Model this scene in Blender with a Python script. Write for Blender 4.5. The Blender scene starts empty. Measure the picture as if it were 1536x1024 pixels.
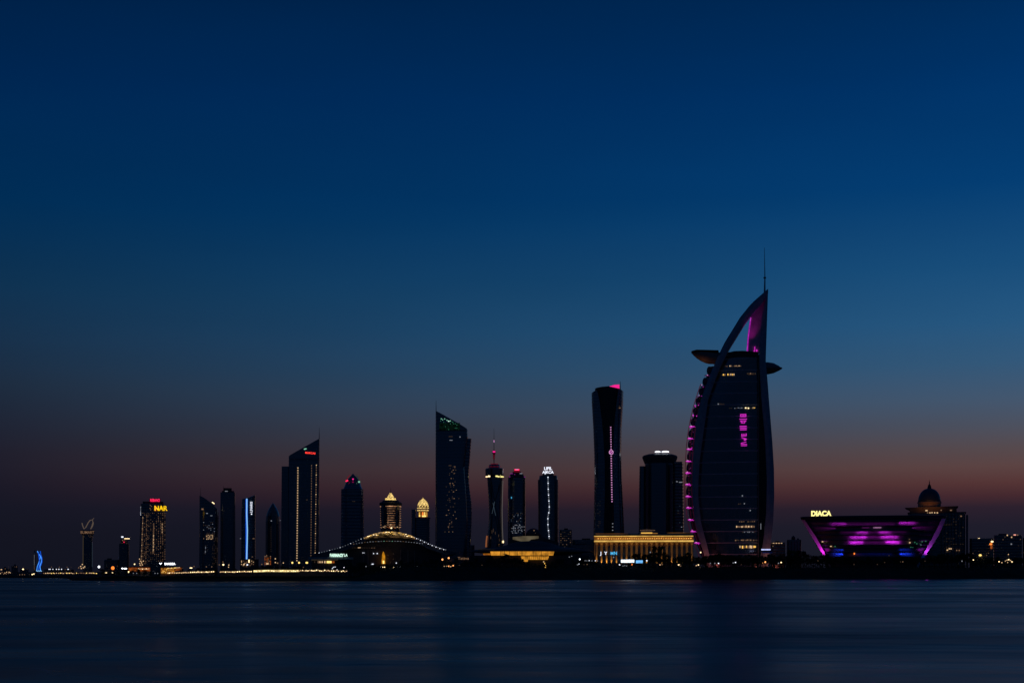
import bpy, math, random
from mathutils import Vector, noise
R = random.Random(7)
F = 2133.33; HZ = 857.0; H = 8.0; GZ = 3.0
scene = bpy.context.scene
COL = scene.collection

# ------------------------------------------------------------------ helpers
def s2l(c):
    o = []
    for v in c:
        v = v / 255.0
        o.append(v / 12.92 if v <= 0.04045 else ((v + 0.055) / 1.055) ** 2.4)
    return tuple(o)

def interp(tab, x):
    """tab: sorted list of tuples (key, v1, v2...)"""
    if x <= tab[0][0]: return tab[0][1:]
    if x >= tab[-1][0]: return tab[-1][1:]
    for a, b in zip(tab, tab[1:]):
        if a[0] <= x <= b[0]:
            t = (x - a[0]) / (b[0] - a[0]) if b[0] > a[0] else 0
            return tuple(p + (q - p) * t for p, q in zip(a[1:], b[1:]))

def tag(o, label=None, cat=None, group=None, kind=None):
    if label: o['label'] = label
    if cat: o['category'] = cat
    if group: o['group'] = group
    if kind: o['kind'] = kind
    return o

class Site:
    """a local frame standing at the spot seen under column pc, D metres away, turned towards the bay"""
    def __init__(s, pc, D, gz=GZ):
        s.pc = pc; s.D = D; s.m = D / F; s.gz = gz
        s.x = (pc - 768) * D / F; s.az = math.atan2(s.x, D)
        s.mx = s.m * math.cos(s.az)
    def X(s, px): return (px - s.pc) * s.mx
    def Z(s, py): return H + (HZ - py) * s.m - s.gz
    def py(s, z): return HZ - (z + s.gz - H) / s.m

def thing(site, name, label, cat, group=None):
    o = bpy.data.objects.new(name, None); COL.objects.link(o)
    o.empty_display_size = 2
    o.location = (site.x, site.D, site.gz); o.rotation_euler = (0, 0, -site.az)
    return tag(o, label, cat, group)

class MB:
    def __init__(s): s.v = []; s.f = []; s.mi = []
    def add(s, vs, fs, mi=0):
        b = len(s.v); s.v += [tuple(p) for p in vs]
        for f in fs: s.f.append([b + i for i in f]); s.mi.append(mi)
    def box(s, x0, x1, y0, y1, z0, z1, mi=0):
        vs = [(x, y, z) for z in (z0, z1) for x, y in ((x0, y0), (x1, y0), (x1, y1), (x0, y1))]
        s.add(vs, [(3, 2, 1, 0), (4, 5, 6, 7), (0, 1, 5, 4), (1, 2, 6, 5), (2, 3, 7, 6), (3, 0, 4, 7)], mi)
        return s
    def prism(s, poly, y0, y1, mi=0):
        n = len(poly)
        vs = [(x, y0, z) for x, z in poly] + [(x, y1, z) for x, z in poly]
        fs = [tuple(range(n)), tuple(range(2 * n - 1, n - 1, -1))]
        fs += [(i, i + n, (i + 1) % n + n, (i + 1) % n) for i in range(n)]
        s.add(vs, fs, mi); return s
    def rings(s, rs, mis=None, cap=(True, True)):
        n = len(rs[0]); b = len(s.v)
        for r in rs: s.v += [tuple(p) for p in r]
        for k in range(len(rs) - 1):
            for i in range(n):
                j = (i + 1) % n
                s.f.append([b + k * n + i, b + k * n + j, b + (k + 1) * n + j, b + (k + 1) * n + i])
                s.mi.append(mis[k] if mis else 0)
        if cap[0]: s.f.append([b + i for i in range(n - 1, -1, -1)]); s.mi.append(1 if mis else 0)
        if cap[1]:
            q = b + (len(rs) - 1) * n
            cx = sum(p[0] for p in rs[-1]) / n; cy = sum(p[1] for p in rs[-1]) / n; cz = sum(p[2] for p in rs[-1]) / n
            s.v.append((cx, cy, cz)); c = len(s.v) - 1
            for i in range(n): s.f.append([q + i, q + (i + 1) % n, c]); s.mi.append(1 if mis else 0)
        return s
    def tube(s, pts, r, n=6, r1=None, mi=0):
        pts = [Vector(p) for p in pts]; rs = []
        for i, p in enumerate(pts):
            d = (pts[min(i + 1, len(pts) - 1)] - pts[max(i - 1, 0)])
            if d.length < 1e-6: d = Vector((0, 0, 1))
            d.normalize()
            u = d.cross(Vector((0, 1, 0.013))).normalized(); w = d.cross(u)
            rr = r if r1 is None else r + (r1 - r) * i / (len(pts) - 1)
            rs.append([p + (u * math.cos(a) + w * math.sin(a)) * rr for a in [2 * math.pi * k / n for k in range(n)]])
        b = len(s.v)
        for q in rs: s.v += [tuple(p) for p in q]
        for k in range(len(rs) - 1):
            for i in range(n):
                j = (i + 1) % n
                s.f.append([b + k * n + i, b + k * n + j, b + (k + 1) * n + j, b + (k + 1) * n + i]); s.mi.append(mi)
        s.f.append([b + i for i in range(n)]); s.mi.append(mi)
        q = b + (len(rs) - 1) * n
        s.f.append([q + i for i in range(n - 1, -1, -1)]); s.mi.append(mi)
        return s
    def lathe(s, prof, cx=0, cy=0, n=28, sx=1, sy=1, mi=0):
        """prof: (radius, z) from bottom to top"""
        rs = [[(cx + max(r, .01) * sx * math.cos(2 * math.pi * k / n), cy + max(r, .01) * sy * math.sin(2 * math.pi * k / n), z) for k in range(n)] for r, z in prof]
        b = len(s.f)
        s.rings(rs)
        if mi:
            for k in range(b, len(s.f)): s.mi[k] = mi
        return s
    def build(s, name, mats, parent=None, smooth=False):
        me = bpy.data.meshes.new(name); me.from_pydata(s.v, [], s.f)
        if not isinstance(mats, (list, tuple)): mats = [mats]
        for m in mats: me.materials.append(m)
        for p, k in zip(me.polygons, s.mi):
            p.material_index = min(k, len(mats) - 1); p.use_smooth = smooth
        me.update()
        o = bpy.data.objects.new(name, me); COL.objects.link(o)
        if parent: o.parent = parent
        return o

# ------------------------------------------------------------------ materials
def newmat(name):
    m = bpy.data.materials.new(name); m.use_nodes = True
    nt = m.node_tree
    return m, nt, nt.nodes['Principled BSDF']

def N(nt, t, **kw):
    n = nt.nodes.new(t)
    for k, v in kw.items(): setattr(n, k, v)
    return n

def solid(name, col, rough=.6, metal=0.0, scale=.2, var=.35, spec=.4):
    m, nt, b = newmat(name)
    tc = N(nt, 'ShaderNodeTexCoord'); no = N(nt, 'ShaderNodeTexNoise'); no.inputs['Scale'].default_value = scale
    no.inputs['Detail'].default_value = 4
    nt.links.new(tc.outputs['Object'], no.inputs['Vector'])
    mx = N(nt, 'ShaderNodeMix', data_type='RGBA')
    nt.links.new(no.outputs['Fac'], mx.inputs[0])
    mx.inputs[6].default_value = (*[c * (1 - var) for c in col], 1); mx.inputs[7].default_value = (*[c * (1 + var) for c in col], 1)
    nt.links.new(mx.outputs[2], b.inputs['Base Color'])
    b.inputs['Roughness'].default_value = rough; b.inputs['Metallic'].default_value = metal
    b.inputs['Specular IOR Level'].default_value = spec
    return m

def glass(name, col, cw=3.0, ch=3.9, rough=.12, var=.6, mull=(.02, .025, .03), spec=.6):
    """curtain wall: panes of slightly different tint and tilt between mullions"""
    m, nt, b = newmat(name)
    tc = N(nt, 'ShaderNodeTexCoord'); sp = N(nt, 'ShaderNodeSeparateXYZ'); nt.links.new(tc.outputs['Object'], sp.inputs[0])
    def M(op, a, bb=None):
        n = N(nt, 'ShaderNodeMath', operation=op)
        for i, q in enumerate((a, bb)):
            if q is None: continue
            if isinstance(q, (int, float)): n.inputs[i].default_value = q
            else: nt.links.new(q, n.inputs[i])
        return n.outputs[0]
    u = M('DIVIDE', M('ADD', sp.outputs[0], M('MULTIPLY', sp.outputs[1], .83)), cw)
    w = M('DIVIDE', sp.outputs[2], ch)
    cv = N(nt, 'ShaderNodeCombineXYZ'); nt.links.new(M('FLOOR', u), cv.inputs[0]); nt.links.new(M('FLOOR', w), cv.inputs[1])
    wn = N(nt, 'ShaderNodeTexWhiteNoise', noise_dimensions='2D'); nt.links.new(cv.outputs[0], wn.inputs['Vector'])
    mx = N(nt, 'ShaderNodeMix', data_type='RGBA'); nt.links.new(wn.outputs['Value'], mx.inputs[0])
    mx.inputs[6].default_value = (*[c * (1 - var) for c in col], 1); mx.inputs[7].default_value = (*[c * (1 + var) for c in col], 1)
    mm = N(nt, 'ShaderNodeMix', data_type='RGBA')
    nt.links.new(M('LESS_THAN', M('FRACT', u), .12), mm.inputs[0])
    nt.links.new(mx.outputs[2], mm.inputs[6]); mm.inputs[7].default_value = (*mull, 1)
    nt.links.new(mm.outputs[2], b.inputs['Base Color'])
    rr = N(nt, 'ShaderNodeMapRange'); nt.links.new(wn.outputs['Value'], rr.inputs[0])
    rr.inputs[3].default_value = rough * .6; rr.inputs[4].default_value = rough * 2
    nt.links.new(rr.outputs[0], b.inputs['Roughness'])
    b.inputs['Specular IOR Level'].default_value = spec; b.inputs['IOR'].default_value = 2.3
    return m

EM = {}
def em(key, col, strength, flicker=0.0, scale=.5):
    m = bpy.data.materials.new('light_' + key); m.use_nodes = True; nt = m.node_tree
    nt.nodes.clear()
    e = N(nt, 'ShaderNodeEmission'); o = N(nt, 'ShaderNodeOutputMaterial')
    e.inputs[0].default_value = (*s2l(col), 1); e.inputs[1].default_value = strength
    if flicker:
        tc = N(nt, 'ShaderNodeTexCoord'); no = N(nt, 'ShaderNodeTexNoise'); no.inputs['Scale'].default_value = scale
        no.inputs['Detail'].default_value = 3
        nt.links.new(tc.outputs['Object'], no.inputs['Vector'])
        mr = N(nt, 'ShaderNodeMapRange'); nt.links.new(no.outputs['Fac'], mr.inputs[0])
        mr.inputs[1].default_value = .35; mr.inputs[2].default_value = .65
        mr.inputs[3].default_value = strength * (1 - flicker); mr.inputs[4].default_value = strength * (1 + flicker)
        nt.links.new(mr.outputs[0], e.inputs[1])
    nt.links.new(e.outputs[0], o.inputs[0])
    m.cycles.emission_sampling = 'NONE'
    EM[key] = m; return m

em('warm', (250, 205, 155), .8)
em('warm_dim', (195, 150, 115), .36)
em('warm_faint', (150, 120, 100), .15)
em('warm_hot', (255, 222, 165), 2.2)
em('gold', (255, 196, 90), .9, .5, .35)
em('gold_hot', (255, 214, 120), 1.5)
em('gold_dim', (230, 160, 70), .35, .6, .3)
em('orange', (255, 130, 50), 1.5)
em('orange_dim', (200, 100, 40), .3, .7, .4)
em('white', (235, 240, 255), 1.3)
em('white_dim', (190, 195, 210), .4)
em('white_hot', (240, 245, 255), 3.2)
em('mint', (215, 255, 235), 1.15)
em('green', (80, 180, 140), .2, .9, .4)
em('green_faint', (50, 130, 100), .1)
em('green_hot', (150, 230, 195), .7)
em('red', (255, 40, 90), 1.3)
em('red_pure', (255, 60, 50), 1.6)
em('pink', (255, 40, 150), .95)
em('magenta', (235, 50, 215), .8)
em('magenta_dim', (200, 60, 200), .3)
em('lilac', (235, 160, 225), .8)
em('blue', (20, 90, 235), .75)
em('blue_hot', (70, 150, 255), 1.2)
em('ice', (140, 200, 250), .95)
em('cyan', (80, 190, 245), 1.0)
em('yellow', (255, 240, 150), 1.35).cycles.emission_sampling = 'FRONT'
em('amber', (255, 200, 20), 1.1, .4, .25)
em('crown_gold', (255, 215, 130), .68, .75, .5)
em('promenade', (255, 228, 150), .8, .45, .3)
em('pale_warm', (170, 150, 120), .13)
em('grey_sign', (150, 130, 115), .3)
em('cool_line', (120, 145, 170), .16)

G_NAVY = glass('glass_navy', (.018, .035, .06))
G_BLACK = glass('glass_black', (.012, .02, .035), cw=2.4)
G_BLUE = glass('glass_blue', (.022, .05, .085), cw=4)
G_GREY = glass('glass_grey', (.03, .035, .045), cw=3.5, mull=(.06, .06, .06))
G_TEAL = glass('glass_teal', (.03, .075, .095), cw=3)
SP_DARK = solid('spandrel_dark', (.016, .028, .045), .2, spec=.6)
SP_MID = solid('spandrel_mid', (.10, .12, .14), .5)
G_DEEP = glass('glass_deep', (.006, .008, .012), cw=2.6)
G_DEEP.node_tree.nodes['Principled BSDF'].inputs['IOR'].default_value = 1.4
for _m in (SP_DARK,): _m.node_tree.nodes['Principled BSDF'].inputs['IOR'].default_value = 2.1
SP_GREY = solid('spandrel_grey', (.07, .07, .08), .6)
CONC = solid('concrete_grey', (.20, .20, .21), .8)
CONC_D = solid('concrete_dark', (.07, .07, .08), .8)
WHITE_M = solid('white_steel', (.17, .26, .36), .45)
STEEL = solid('dark_steel', (.05, .06, .08), .4, .6)
STONE = solid('palace_stone', (.42, .33, .22), .8, scale=.6)
ROOF_D = solid('roof_dark', (.035, .04, .05), .6)
LEAF = solid('foliage', (.035, .06, .02), .8, scale=.25, var=.6, spec=.1)
LEAF2 = solid('foliage_dark', (.025, .045, .022), .8, scale=.25, var=.6, spec=.1)
BARK = solid('bark', (.06, .045, .03), .9)
POLE = solid('lamp_post_metal', (.05, .05, .055), .5, .5)

# ------------------------------------------------------------------ shore line
SH = [(-6000, 3600), (-1500, 2700), (-300, 2150), (0, 1880), (90, 1780), (100, 1700), (108, 1290), (150, 1245), (300, 1150), (420, 1170), (500, 1200), (700, 1290),
      (900, 1400), (1200, 1500), (1536, 1560), (2000, 1640), (4000, 1900), (7000, 2300)]
def dshore(px): return interp(SH, px)[0]
def lift(px):
    t = min(1, max(0, (px - 520) / 90.0)); return t * t * (3 - 2 * t)
OFFS = [(-6, -.8), (0, .2), (7, 2.2), (14, 3.0), (24, 3.0), (45, 3.0), (70, 3.0), (150, 3.0), (215, 3.0), (300, 3.0), (2500, 3.0), (32000, 3.0)]
BERM = [(-6, 0), (0, 0), (7, 1), (14, 3), (24, 5.5), (45, 8.5), (70, 9.3), (150, 9.3), (215, 1.5), (300, 0), (32000, 0)]
def gheight(px, off):
    tip = min(1.0, max(.35, (px - 104) / 70.0)) if px > 104 and off < 60 else 1.0
    return interp(OFFS, off)[0] * tip + interp(BERM, off)[0] * lift(px)

def at(px, D): return ((px - 768) * D / F, D)

# ground sheet
mb = MB(); pxs = [-6000, -3000, -1500, -800, -300, -100, 0] + list(range(15, 1560, 15)) + [1600, 1700, 1900, 2300, 3000, 4500, 7000]
pxs = sorted(set(pxs + [97, 100, 103, 106, 108, 112]))
offs = [-6, 0, 4, 7, 10, 14, 19, 24, 34, 45, 58, 70, 110, 150, 180, 215, 300, 700, 2500, 32000]
for px in pxs:
    for o in offs:
        D = dshore(px) + o
        j = 0
        if 0 <= px <= 1536 and o < 300:
            j = noise.noise(Vector((px * .05, o * .02, 3))) * 3.5
        x, y = at(px, D + (j if o < 40 else 0))
        z = gheight(px, o)
        if o > 5 and o < 300: z += noise.noise(Vector((x * .03, y * .03, 0))) * .8 * (1 + lift(px))
        mb.v.append((x, y, z))
nn = len(offs)
for i in range(len(pxs) - 1):
    for k in range(nn - 1):
        a = i * nn + k; mb.f.append([a, a + nn, a + nn + 1, a + 1]); mb.mi.append(0)
GRND = solid('ground_soil', (.05, .045, .035), .95, scale=.08, var=.6, spec=.05)
tag(mb.build('ground', GRND, smooth=True), kind='structure')

# water
m, nt, b = newmat('bay_water')
b.inputs['Base Color'].default_value = (.003, .007, .014, 1); b.inputs['IOR'].default_value = 1.33
b.inputs['Roughness'].default_value = .34; b.inputs['Specular IOR Level'].default_value = .17
tc = N(nt, 'ShaderNodeTexCoord')
def wnoise(sx, sy, det=3):
    mp = N(nt, 'ShaderNodeMapping'); mp.inputs['Scale'].default_value = (sx, sy, 1)
    nt.links.new(tc.outputs['Object'], mp.inputs[0])
    no = N(nt, 'ShaderNodeTexNoise'); no.inputs['Scale'].default_value = 1; no.inputs['Detail'].default_value = det
    nt.links.new(mp.outputs[0], no.inputs['Vector']); return no.outputs['Fac']
a1 = wnoise(.016, .032, 4); a2 = wnoise(.045, .12, 3); a3 = wnoise(.005, .009, 4); a4 = wnoise(.0018, .0034, 5)
prev = None
for hgt, st, dist in ((a4, .9, 16), (a3, .9, 7), (a1, .8, 1.6), (a2, .6, .3)):
    bb = N(nt, 'ShaderNodeBump'); bb.inputs['Strength'].default_value = st; bb.inputs['Distance'].default_value = dist
    nt.links.new(hgt, bb.inputs['Height'])
    if prev: nt.links.new(prev.outputs[0], bb.inputs['Normal'])
    prev = bb
nt.links.new(prev.outputs[0], b.inputs['Normal'])
sm = N(nt, 'ShaderNodeMath', operation='ADD'); nt.links.new(a3, sm.inputs[0]); nt.links.new(a1, sm.inputs[1])
s2 = N(nt, 'ShaderNodeMath', operation='ADD'); nt.links.new(sm.outputs[0], s2.inputs[0]); nt.links.new(a4, s2.inputs[1])
mr = N(nt, 'ShaderNodeMapRange'); nt.links.new(s2.outputs[0], mr.inputs[0]); mr.inputs[1].default_value = 1.2; mr.inputs[2].default_value = 1.8
mr.inputs[3].default_value = .20; mr.inputs[4].default_value = .46
nt.links.new(mr.outputs[0], b.inputs['Roughness'])
WATER = m
mb = MB(); mb.add([(-16000, -400, 0), (16000, -400, 0), (16000, 34000, 0), (-16000, 34000, 0)], [(0, 1, 2, 3)])
tag(mb.build('water', WATER), kind='structure')

# ------------------------------------------------------------------ building kit
def section(xl, xr, yc, b, n, cnt):
    cx = (xl + xr) / 2; a = (xr - xl) / 2; out = []
    for k in range(cnt):
        t = 2 * math.pi * (k + .5) / cnt; c, s_ = math.cos(t), math.sin(t)
        out.append((cx + a * math.copysign(abs(c) ** (2 / n), c), yc + b * math.copysign(abs(s_) ** (2 / n), s_)))
    return out

def tower(site, parent, prof, depth, n=8, mats=None, fl=4.0, cut=None, name='body', cnt=32, ledge=.12, y0=0, z0=0.0, ratio=.3, depthp=None):
    """prof (py, xl, xr) top to bottom; rings storey by storey: a projecting spandrel, then recessed glazing"""
    mats = mats or (G_NAVY, SP_DARK)
    prof = sorted(prof); top = site.Z(prof[0][0])
    tabcut = [(site.X(p), site.Z(q)) for p, q in cut] if cut else None
    if tabcut: top = max(z for _, z in tabcut)
    nf = max(1, round((top - z0) / fl)); h = (top - z0) / nf
    rs = []; mis = []
    def ring(z, off):
        xl, xr = interp(prof, site.py(z)); d = depth
        if depthp: d = depth * interp(depthp, site.py(z))[0]
        r = section(site.X(xl) - off, site.X(xr) + off, y0 + depth / 2, d / 2 + off, n, cnt)
        return [(x, y, min(z, interp(tabcut, x)[0]) if tabcut else z) for x, y in r]
    for k in range(nf):
        z = z0 + k * h
        rs += [ring(z, 0), ring(z + h * ratio, 0), ring(z + h * ratio, -ledge), ring(z + h, -ledge)]
        mis += [1, 1, 0, 1]
    rs.append(ring(top, 0)); rs.append(ring(top + .01, 0) if not tabcut else ring(top, 0)); mis.append(1)
    # drop the inward step before the last ring so that roof closes cleanly
    mb = MB(); mb.rings(rs, mis[:len(rs) - 1]); return mb.build(name, mats, parent)

UNIT = {}
def unit(key):
    if key not in UNIT:
        mb = MB(); mb.box(-.5, .5, -.5, .5, -.5, .5)
        o = mb.build('facade_light', EM[key]); UNIT[key] = o.data; bpy.data.objects.remove(o)
    return UNIT[key]
def dot(site, parent, px, py, w, h, key, name='facade_light', y=-.3, d=.8, tilt=0):
    o = bpy.data.objects.new(name, unit(key)); COL.objects.link(o); o.parent = parent
    o.location = (site.X(px), y, site.Z(py)); o.scale = (w * site.mx, d, h * site.m); o.rotation_euler = (0, tilt, 0)
    return o
def windows(site, parent, x0, x1, y0, y1, nx, ny, p, keys, w=1.0, h=.8, y=-.3, name='lit_window', rnd=R):
    for i in range(nx):
        for j in range(ny):
            if rnd.random() < p:
                dot(site, parent, x0 + (x1 - x0) * (i + .5) / nx, y0 + (y1 - y0) * (j + .5) / ny, w * rnd.uniform(.7, 1.2), h, rnd.choice(keys), name, y)
def pbox(site, parent, name, x0, x1, yt, yb, y0, y1, mat):
    return MB().box(site.X(x0), site.X(x1), y0, y1, site.Z(yb) if yb is not None else 0, site.Z(yt), 0).build(name, mat, parent)
def stroke(site, pts, r, y=-1, r1=None, n=6):
    return MB().tube([(site.X(p[0]), y if len(p) < 3 else p[2], site.Z(p[1])) for p in pts], r, n, r1)
def text(s, size, mat, parent, name, loc, rot=(math.pi / 2, 0, 0), ext=.3, sx=1, bold=.02):
    cu = bpy.data.curves.new(name, 'FONT'); cu.body = s; cu.size = size; cu.extrude = ext; cu.align_x = 'CENTER'; cu.offset = bold
    to = bpy.data.objects.new(name, cu); COL.objects.link(to)
    me = bpy.data.meshes.new_from_object(to.evaluated_get(bpy.context.evaluated_depsgraph_get()))
    bpy.data.objects.remove(to); me.materials.clear(); me.materials.append(mat)
    o = bpy.data.objects.new(name, me); COL.objects.link(o); o.parent = parent; o.location = loc; o.rotation_euler = rot; o.scale = (sx, 1, 1)
    return o
def lamp(kind, site, parent, px, py, y, energy, col, name, rot=(0, 0, 0), size=.5, sizey=None, angle=None, blend=.6):
    l = bpy.data.lights.new(name, kind); l.energy = energy; l.color = s2l(col)
    if kind == 'AREA':
        l.shape = 'RECTANGLE'; l.size = size; l.size_y = sizey or size
    else: l.shadow_soft_size = size
    if kind == 'SPOT': l.spot_size = angle or 1.0; l.spot_blend = blend
    o = bpy.data.objects.new(name, l); COL.objects.link(o); o.parent = parent
    o.location = (site.X(px), y, site.Z(py)); o.rotation_euler = rot; return o
UP = (math.pi, 0, 0)

# ================================================================== the towers, left to right
# --- curved blue tower
s = Site(58, 2500)
t = thing(s, 'curved_tower', 'small bulging tower outlined in bright blue light at the far left of the skyline', 'tower')
tower(s, t, [(826, 55, 60.5), (832, 57, 62.5), (838, 58, 63.5), (845, 57, 62.5), (856, 54.5, 62.5), (870, 54.5, 62.5)], 16, 3, (glass('glass_cobalt', (.02, .06, .2)), SP_DARK), cnt=20)
for pts, k, r in ([[(56, 826), (58, 830), (61, 834), (62.7, 838), (62, 843), (60.3, 847), (60, 850), (61, 856)], 'blue_hot', .7], [[(60.5, 826), (61, 831), (62.8, 836), (63, 842), (61, 848)], 'blue', .7],
                  [[(61, 834), (59.5, 839), (58, 844), (56, 849), (55, 855)], 'blue_hot', .55], [[(57.5, 828), (58.5, 834), (59.3, 840), (59, 847), (57.5, 854)], 'blue', .9]):
    stroke(s, pts, r, -1).build('light_line', EM[k], t)
for i in range(6): dot(s, t, 55 + i * 1.4, 855.5 + .4 * (i % 2), 1.3, 1.2, 'ice', y=-1.5)
s = Site(51.5, 2500)
t = thing(s, 'slim_tower', 'thin dark needle block with a dotted white edge beside the blue curved tower', 'tower')
tower(s, t, [(826, 50.7, 53.3), (870, 50.3, 53.3)], 8, 6, (G_BLACK, SP_DARK), cnt=12)
stroke(s, [(52.4, 823.5), (52.4, 827)], .5, 3).build('spire', STEEL, t)
for i in range(13): dot(s, t, 51.4, 832 + i * 1.8, .7, .8, 'white_dim' if i < 9 else 'warm_dim')

# --- far left low city
def lowrise(pc, D, x0, x1, yt, depth, label, mats=(G_BLACK, SP_GREY), group=None, p=.12, keys=('warm_faint', 'warm_dim'), roofbits=True, name='apartment_building', nx=None):
    s = Site(pc, D); t = thing(s, name, label, 'building', group)
    tower(s, t, [(yt, x0, x1), (880, x0, x1)], depth, 14, mats, fl=3.6, name='wall', cnt=16)
    if roofbits:
        w = x1 - x0
        a = x0 + w * R.uniform(.15, .4)
        pbox(s, t, 'roof_house', a, a + w * .3, yt - 2.2, yt + .3, 4, depth * .6, CONC_D)
    windows(s, t, x0 + 1, x1 - 1, yt + 2, min(yt + 30, 848), nx or max(2, int((x1 - x0) / 3)), max(2, int((min(yt + 30, 848) - yt) / 3.2)), p, keys)
    return s, t
lowrise(9, 2900, 3, 15, 852, 20, 'low dark block at the left edge of the shore')
lowrise(22, 3000, 17, 27, 848, 20, 'dark block with two roof steps left of the blue curved tower')
lowrise(36, 3000, 30, 43, 853, 20, 'low block with a white roof lamp left of the needle block')
lowrise(84, 2900, 66, 112, 853.5, 20, 'long low dark terrace between the blue curved tower and the sign topped tower')
s, t = lowrise(167, 2300, 156, 179, 839, 22, 'plain unlit flat block between the sign topped tower and the crowned tower', p=.0)

# --- sign topped tower
s = Site(131, 2250)
t = thing(s, 'sign_tower', 'slim dark tower topped with a curling outline emblem and a row of letters', 'tower')
tower(s, t, [(801, 122.5, 140), (805, 124, 138.8), (850, 124.5, 138.5), (870, 124.5, 138.5)], 14, 7, (G_NAVY, SP_DARK))
tower(s, t, [(794.5, 120.5, 141.5), (801, 121.5, 141)], 17, 6, (G_BLACK, SP_GREY), name='crown', z0=s.Z(801), y0=-1.5)
emb = stroke(s, [(123, 784), (124, 788), (126, 793), (129, 790), (132, 784), (135, 780), (138.6, 779), (139.5, 783), (138, 788), (136, 793)], .75, -1).build('emblem', EM['grey_sign'], t)
stroke(s, [(138.6, 779), (141, 776.5)], .45, -1).build('emblem', EM['grey_sign'], t)
stroke(s, [(137, 792), (139.3, 788), (140.3, 783)], .5, -1).build('emblem', EM['grey_sign'], t)
text('BUMART', 6.2, EM['warm_dim'], t, 'sign', (s.X(131), -2.6, s.Z(800)), sx=.86)
for px, py in ((124.5, 803), (126, 804.5), (133, 803), (135, 805), (138, 804), (139.5, 805.5), (136, 803)): dot(s, t, px, py, 1.2, 1, 'warm_faint', y=-2.2)
stroke(s, [(124.7, 803), (124.4, 850)], .42, -.6).build('edge_light', EM['pale_warm'], t)
stroke(s, [(138.6, 812), (138.5, 850)], .25, -.6).build('edge_light', EM['cool_line'], t)
for px, py in ((118, 851), (121, 849), (123.5, 846), (122, 852), (125, 851), (127, 849.5)): dot(s, t, px, py, 1.6, 1.5, R.choice(['warm', 'warm_dim']), y=-2, name='entrance_light')

# --- crowned small tower
s = Site(186, 2300)
t = thing(s, 'crowned_tower', 'short dark tower with an unfinished looking crown lit white and red', 'tower')
tower(s, t, [(815, 178.5, 194), (850, 178.5, 194), (870, 178, 194)], 16, 8, (G_BLACK, SP_DARK))
pbox(s, t, 'crown', 181, 191.5, 808, 815, 3, 12, CONC_D)
for px in (182, 185, 188, 191): stroke(s, [(px, 815, 2), (px + .3, 807, 2)], .35, 2).build('crown_post', STEEL, t)
stroke(s, [(190.6, 808, 2), (190.4, 803, 2)], .3, 2).build('mast', STEEL, t)
for px, py, w, h, k in ((183.5, 804.8, 3.2, 2, 'white'), (190.5, 807.3, 8, 1.0, 'warm_hot'), (184, 810, 1.5, 1.4, 'warm_dim'), (187, 809, 1.4, 1, 'warm_dim'), (186, 812.5, 1.2, 1.6, 'red'), (183, 814, 1.2, 1, 'warm_faint'), (189, 811.5, 1.2, 1, 'warm_faint'), (190, 814.5, 1.3, 1, 'warm_faint')):
    dot(s, t, px, py, w, h, k, y=1.2, name='crown_light')

# --- residential tower with yellow sign
s = Site(229, 1900)
RES = solid('residential_stone', (.16, .12, .11), .8)
t = thing(s, 'residential_tower', 'tall banded tower of warm dots with a yellow sign under a red one', 'tower')
tower(s, t, [(755, 211, 249), (772, 210.5, 249), (830, 208.5, 248.5), (870, 207, 248.5)], 28, 5, (G_GREY, RES), fl=3.4)
pbox(s, t, 'roof_house', 214, 245, 751.5, 756, 4, 22, CONC_D)
text('REBANO', 5.2, EM['red'], t, 'red_sign', (s.X(232.5), 3, s.Z(751.6)), sx=.62, bold=.16)
MB().box(s.X(224), s.X(241), 3.6, 4.2, s.Z(752), s.Z(747.4)).build('sign_backing', STEEL, t)
text('NAR', 8.6, EM['amber'], t, 'yellow_sign', (s.X(241), -1.0, s.Z(765)), sx=.95, bold=.3)
text('I', 8, EM['orange'], t, 'yellow_sign', (s.X(233.4), -1.0, s.Z(765)), bold=.2)
for px, py in ((225.5, 757.5), (227, 759), (225, 762), (226, 764)): dot(s, t, px, py, 1.1, 1.1, 'warm_dim')
for i in range(6): dot(s, t, 211.3 - .3 * abs(i - 3) * .4, 760 + i * 2.3, .9, 1.6, 'white' if i > 2 else 'white_dim', y=6)
for i in range(46):
    y = 776 + i * 1.65
    dot(s, t, 214.2 - i * .06, y, .9, .8, 'warm_dim' if i % 5 else 'warm', y=-.2)
for i in range(34): dot(s, t, 220.2 - i * .05, 770 + i * 2.3, 1, .8, 'warm_dim' if i % 3 else 'warm_faint')
for i in range(26): dot(s, t, 230.6 - i * .03, 785 + i * 1.75, 1.2, .95, 'warm' if 9 < i < 24 and i % 3 else 'warm_dim')
for i in range(9): dot(s, t, 243.3, 784 + i * 1.9, .9, 1, 'warm' if i % 2 else 'warm_dim')
windows(s, t, 213, 223, 768, 846, 4, 30, .5, ['warm_faint', 'warm_dim'], .8, .8)
windows(s, t, 236, 249, 768, 842, 4, 30, .8, ['warm_faint', 'warm_dim', 'warm_dim'], .9, .8)
windows(s, t, 222, 236, 768, 842, 5, 30, .65, ['warm_faint', 'warm_faint', 'warm_dim'], .9, .8)
for px, py in ((210.5, 841), (209.5, 844.5), (212.3, 843.5), (210.3, 847), (213.5, 846.5), (209.3, 838), (215, 841)): dot(s, t, px, py, 1.3, 1.5, 'warm', y=-.6)
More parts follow.
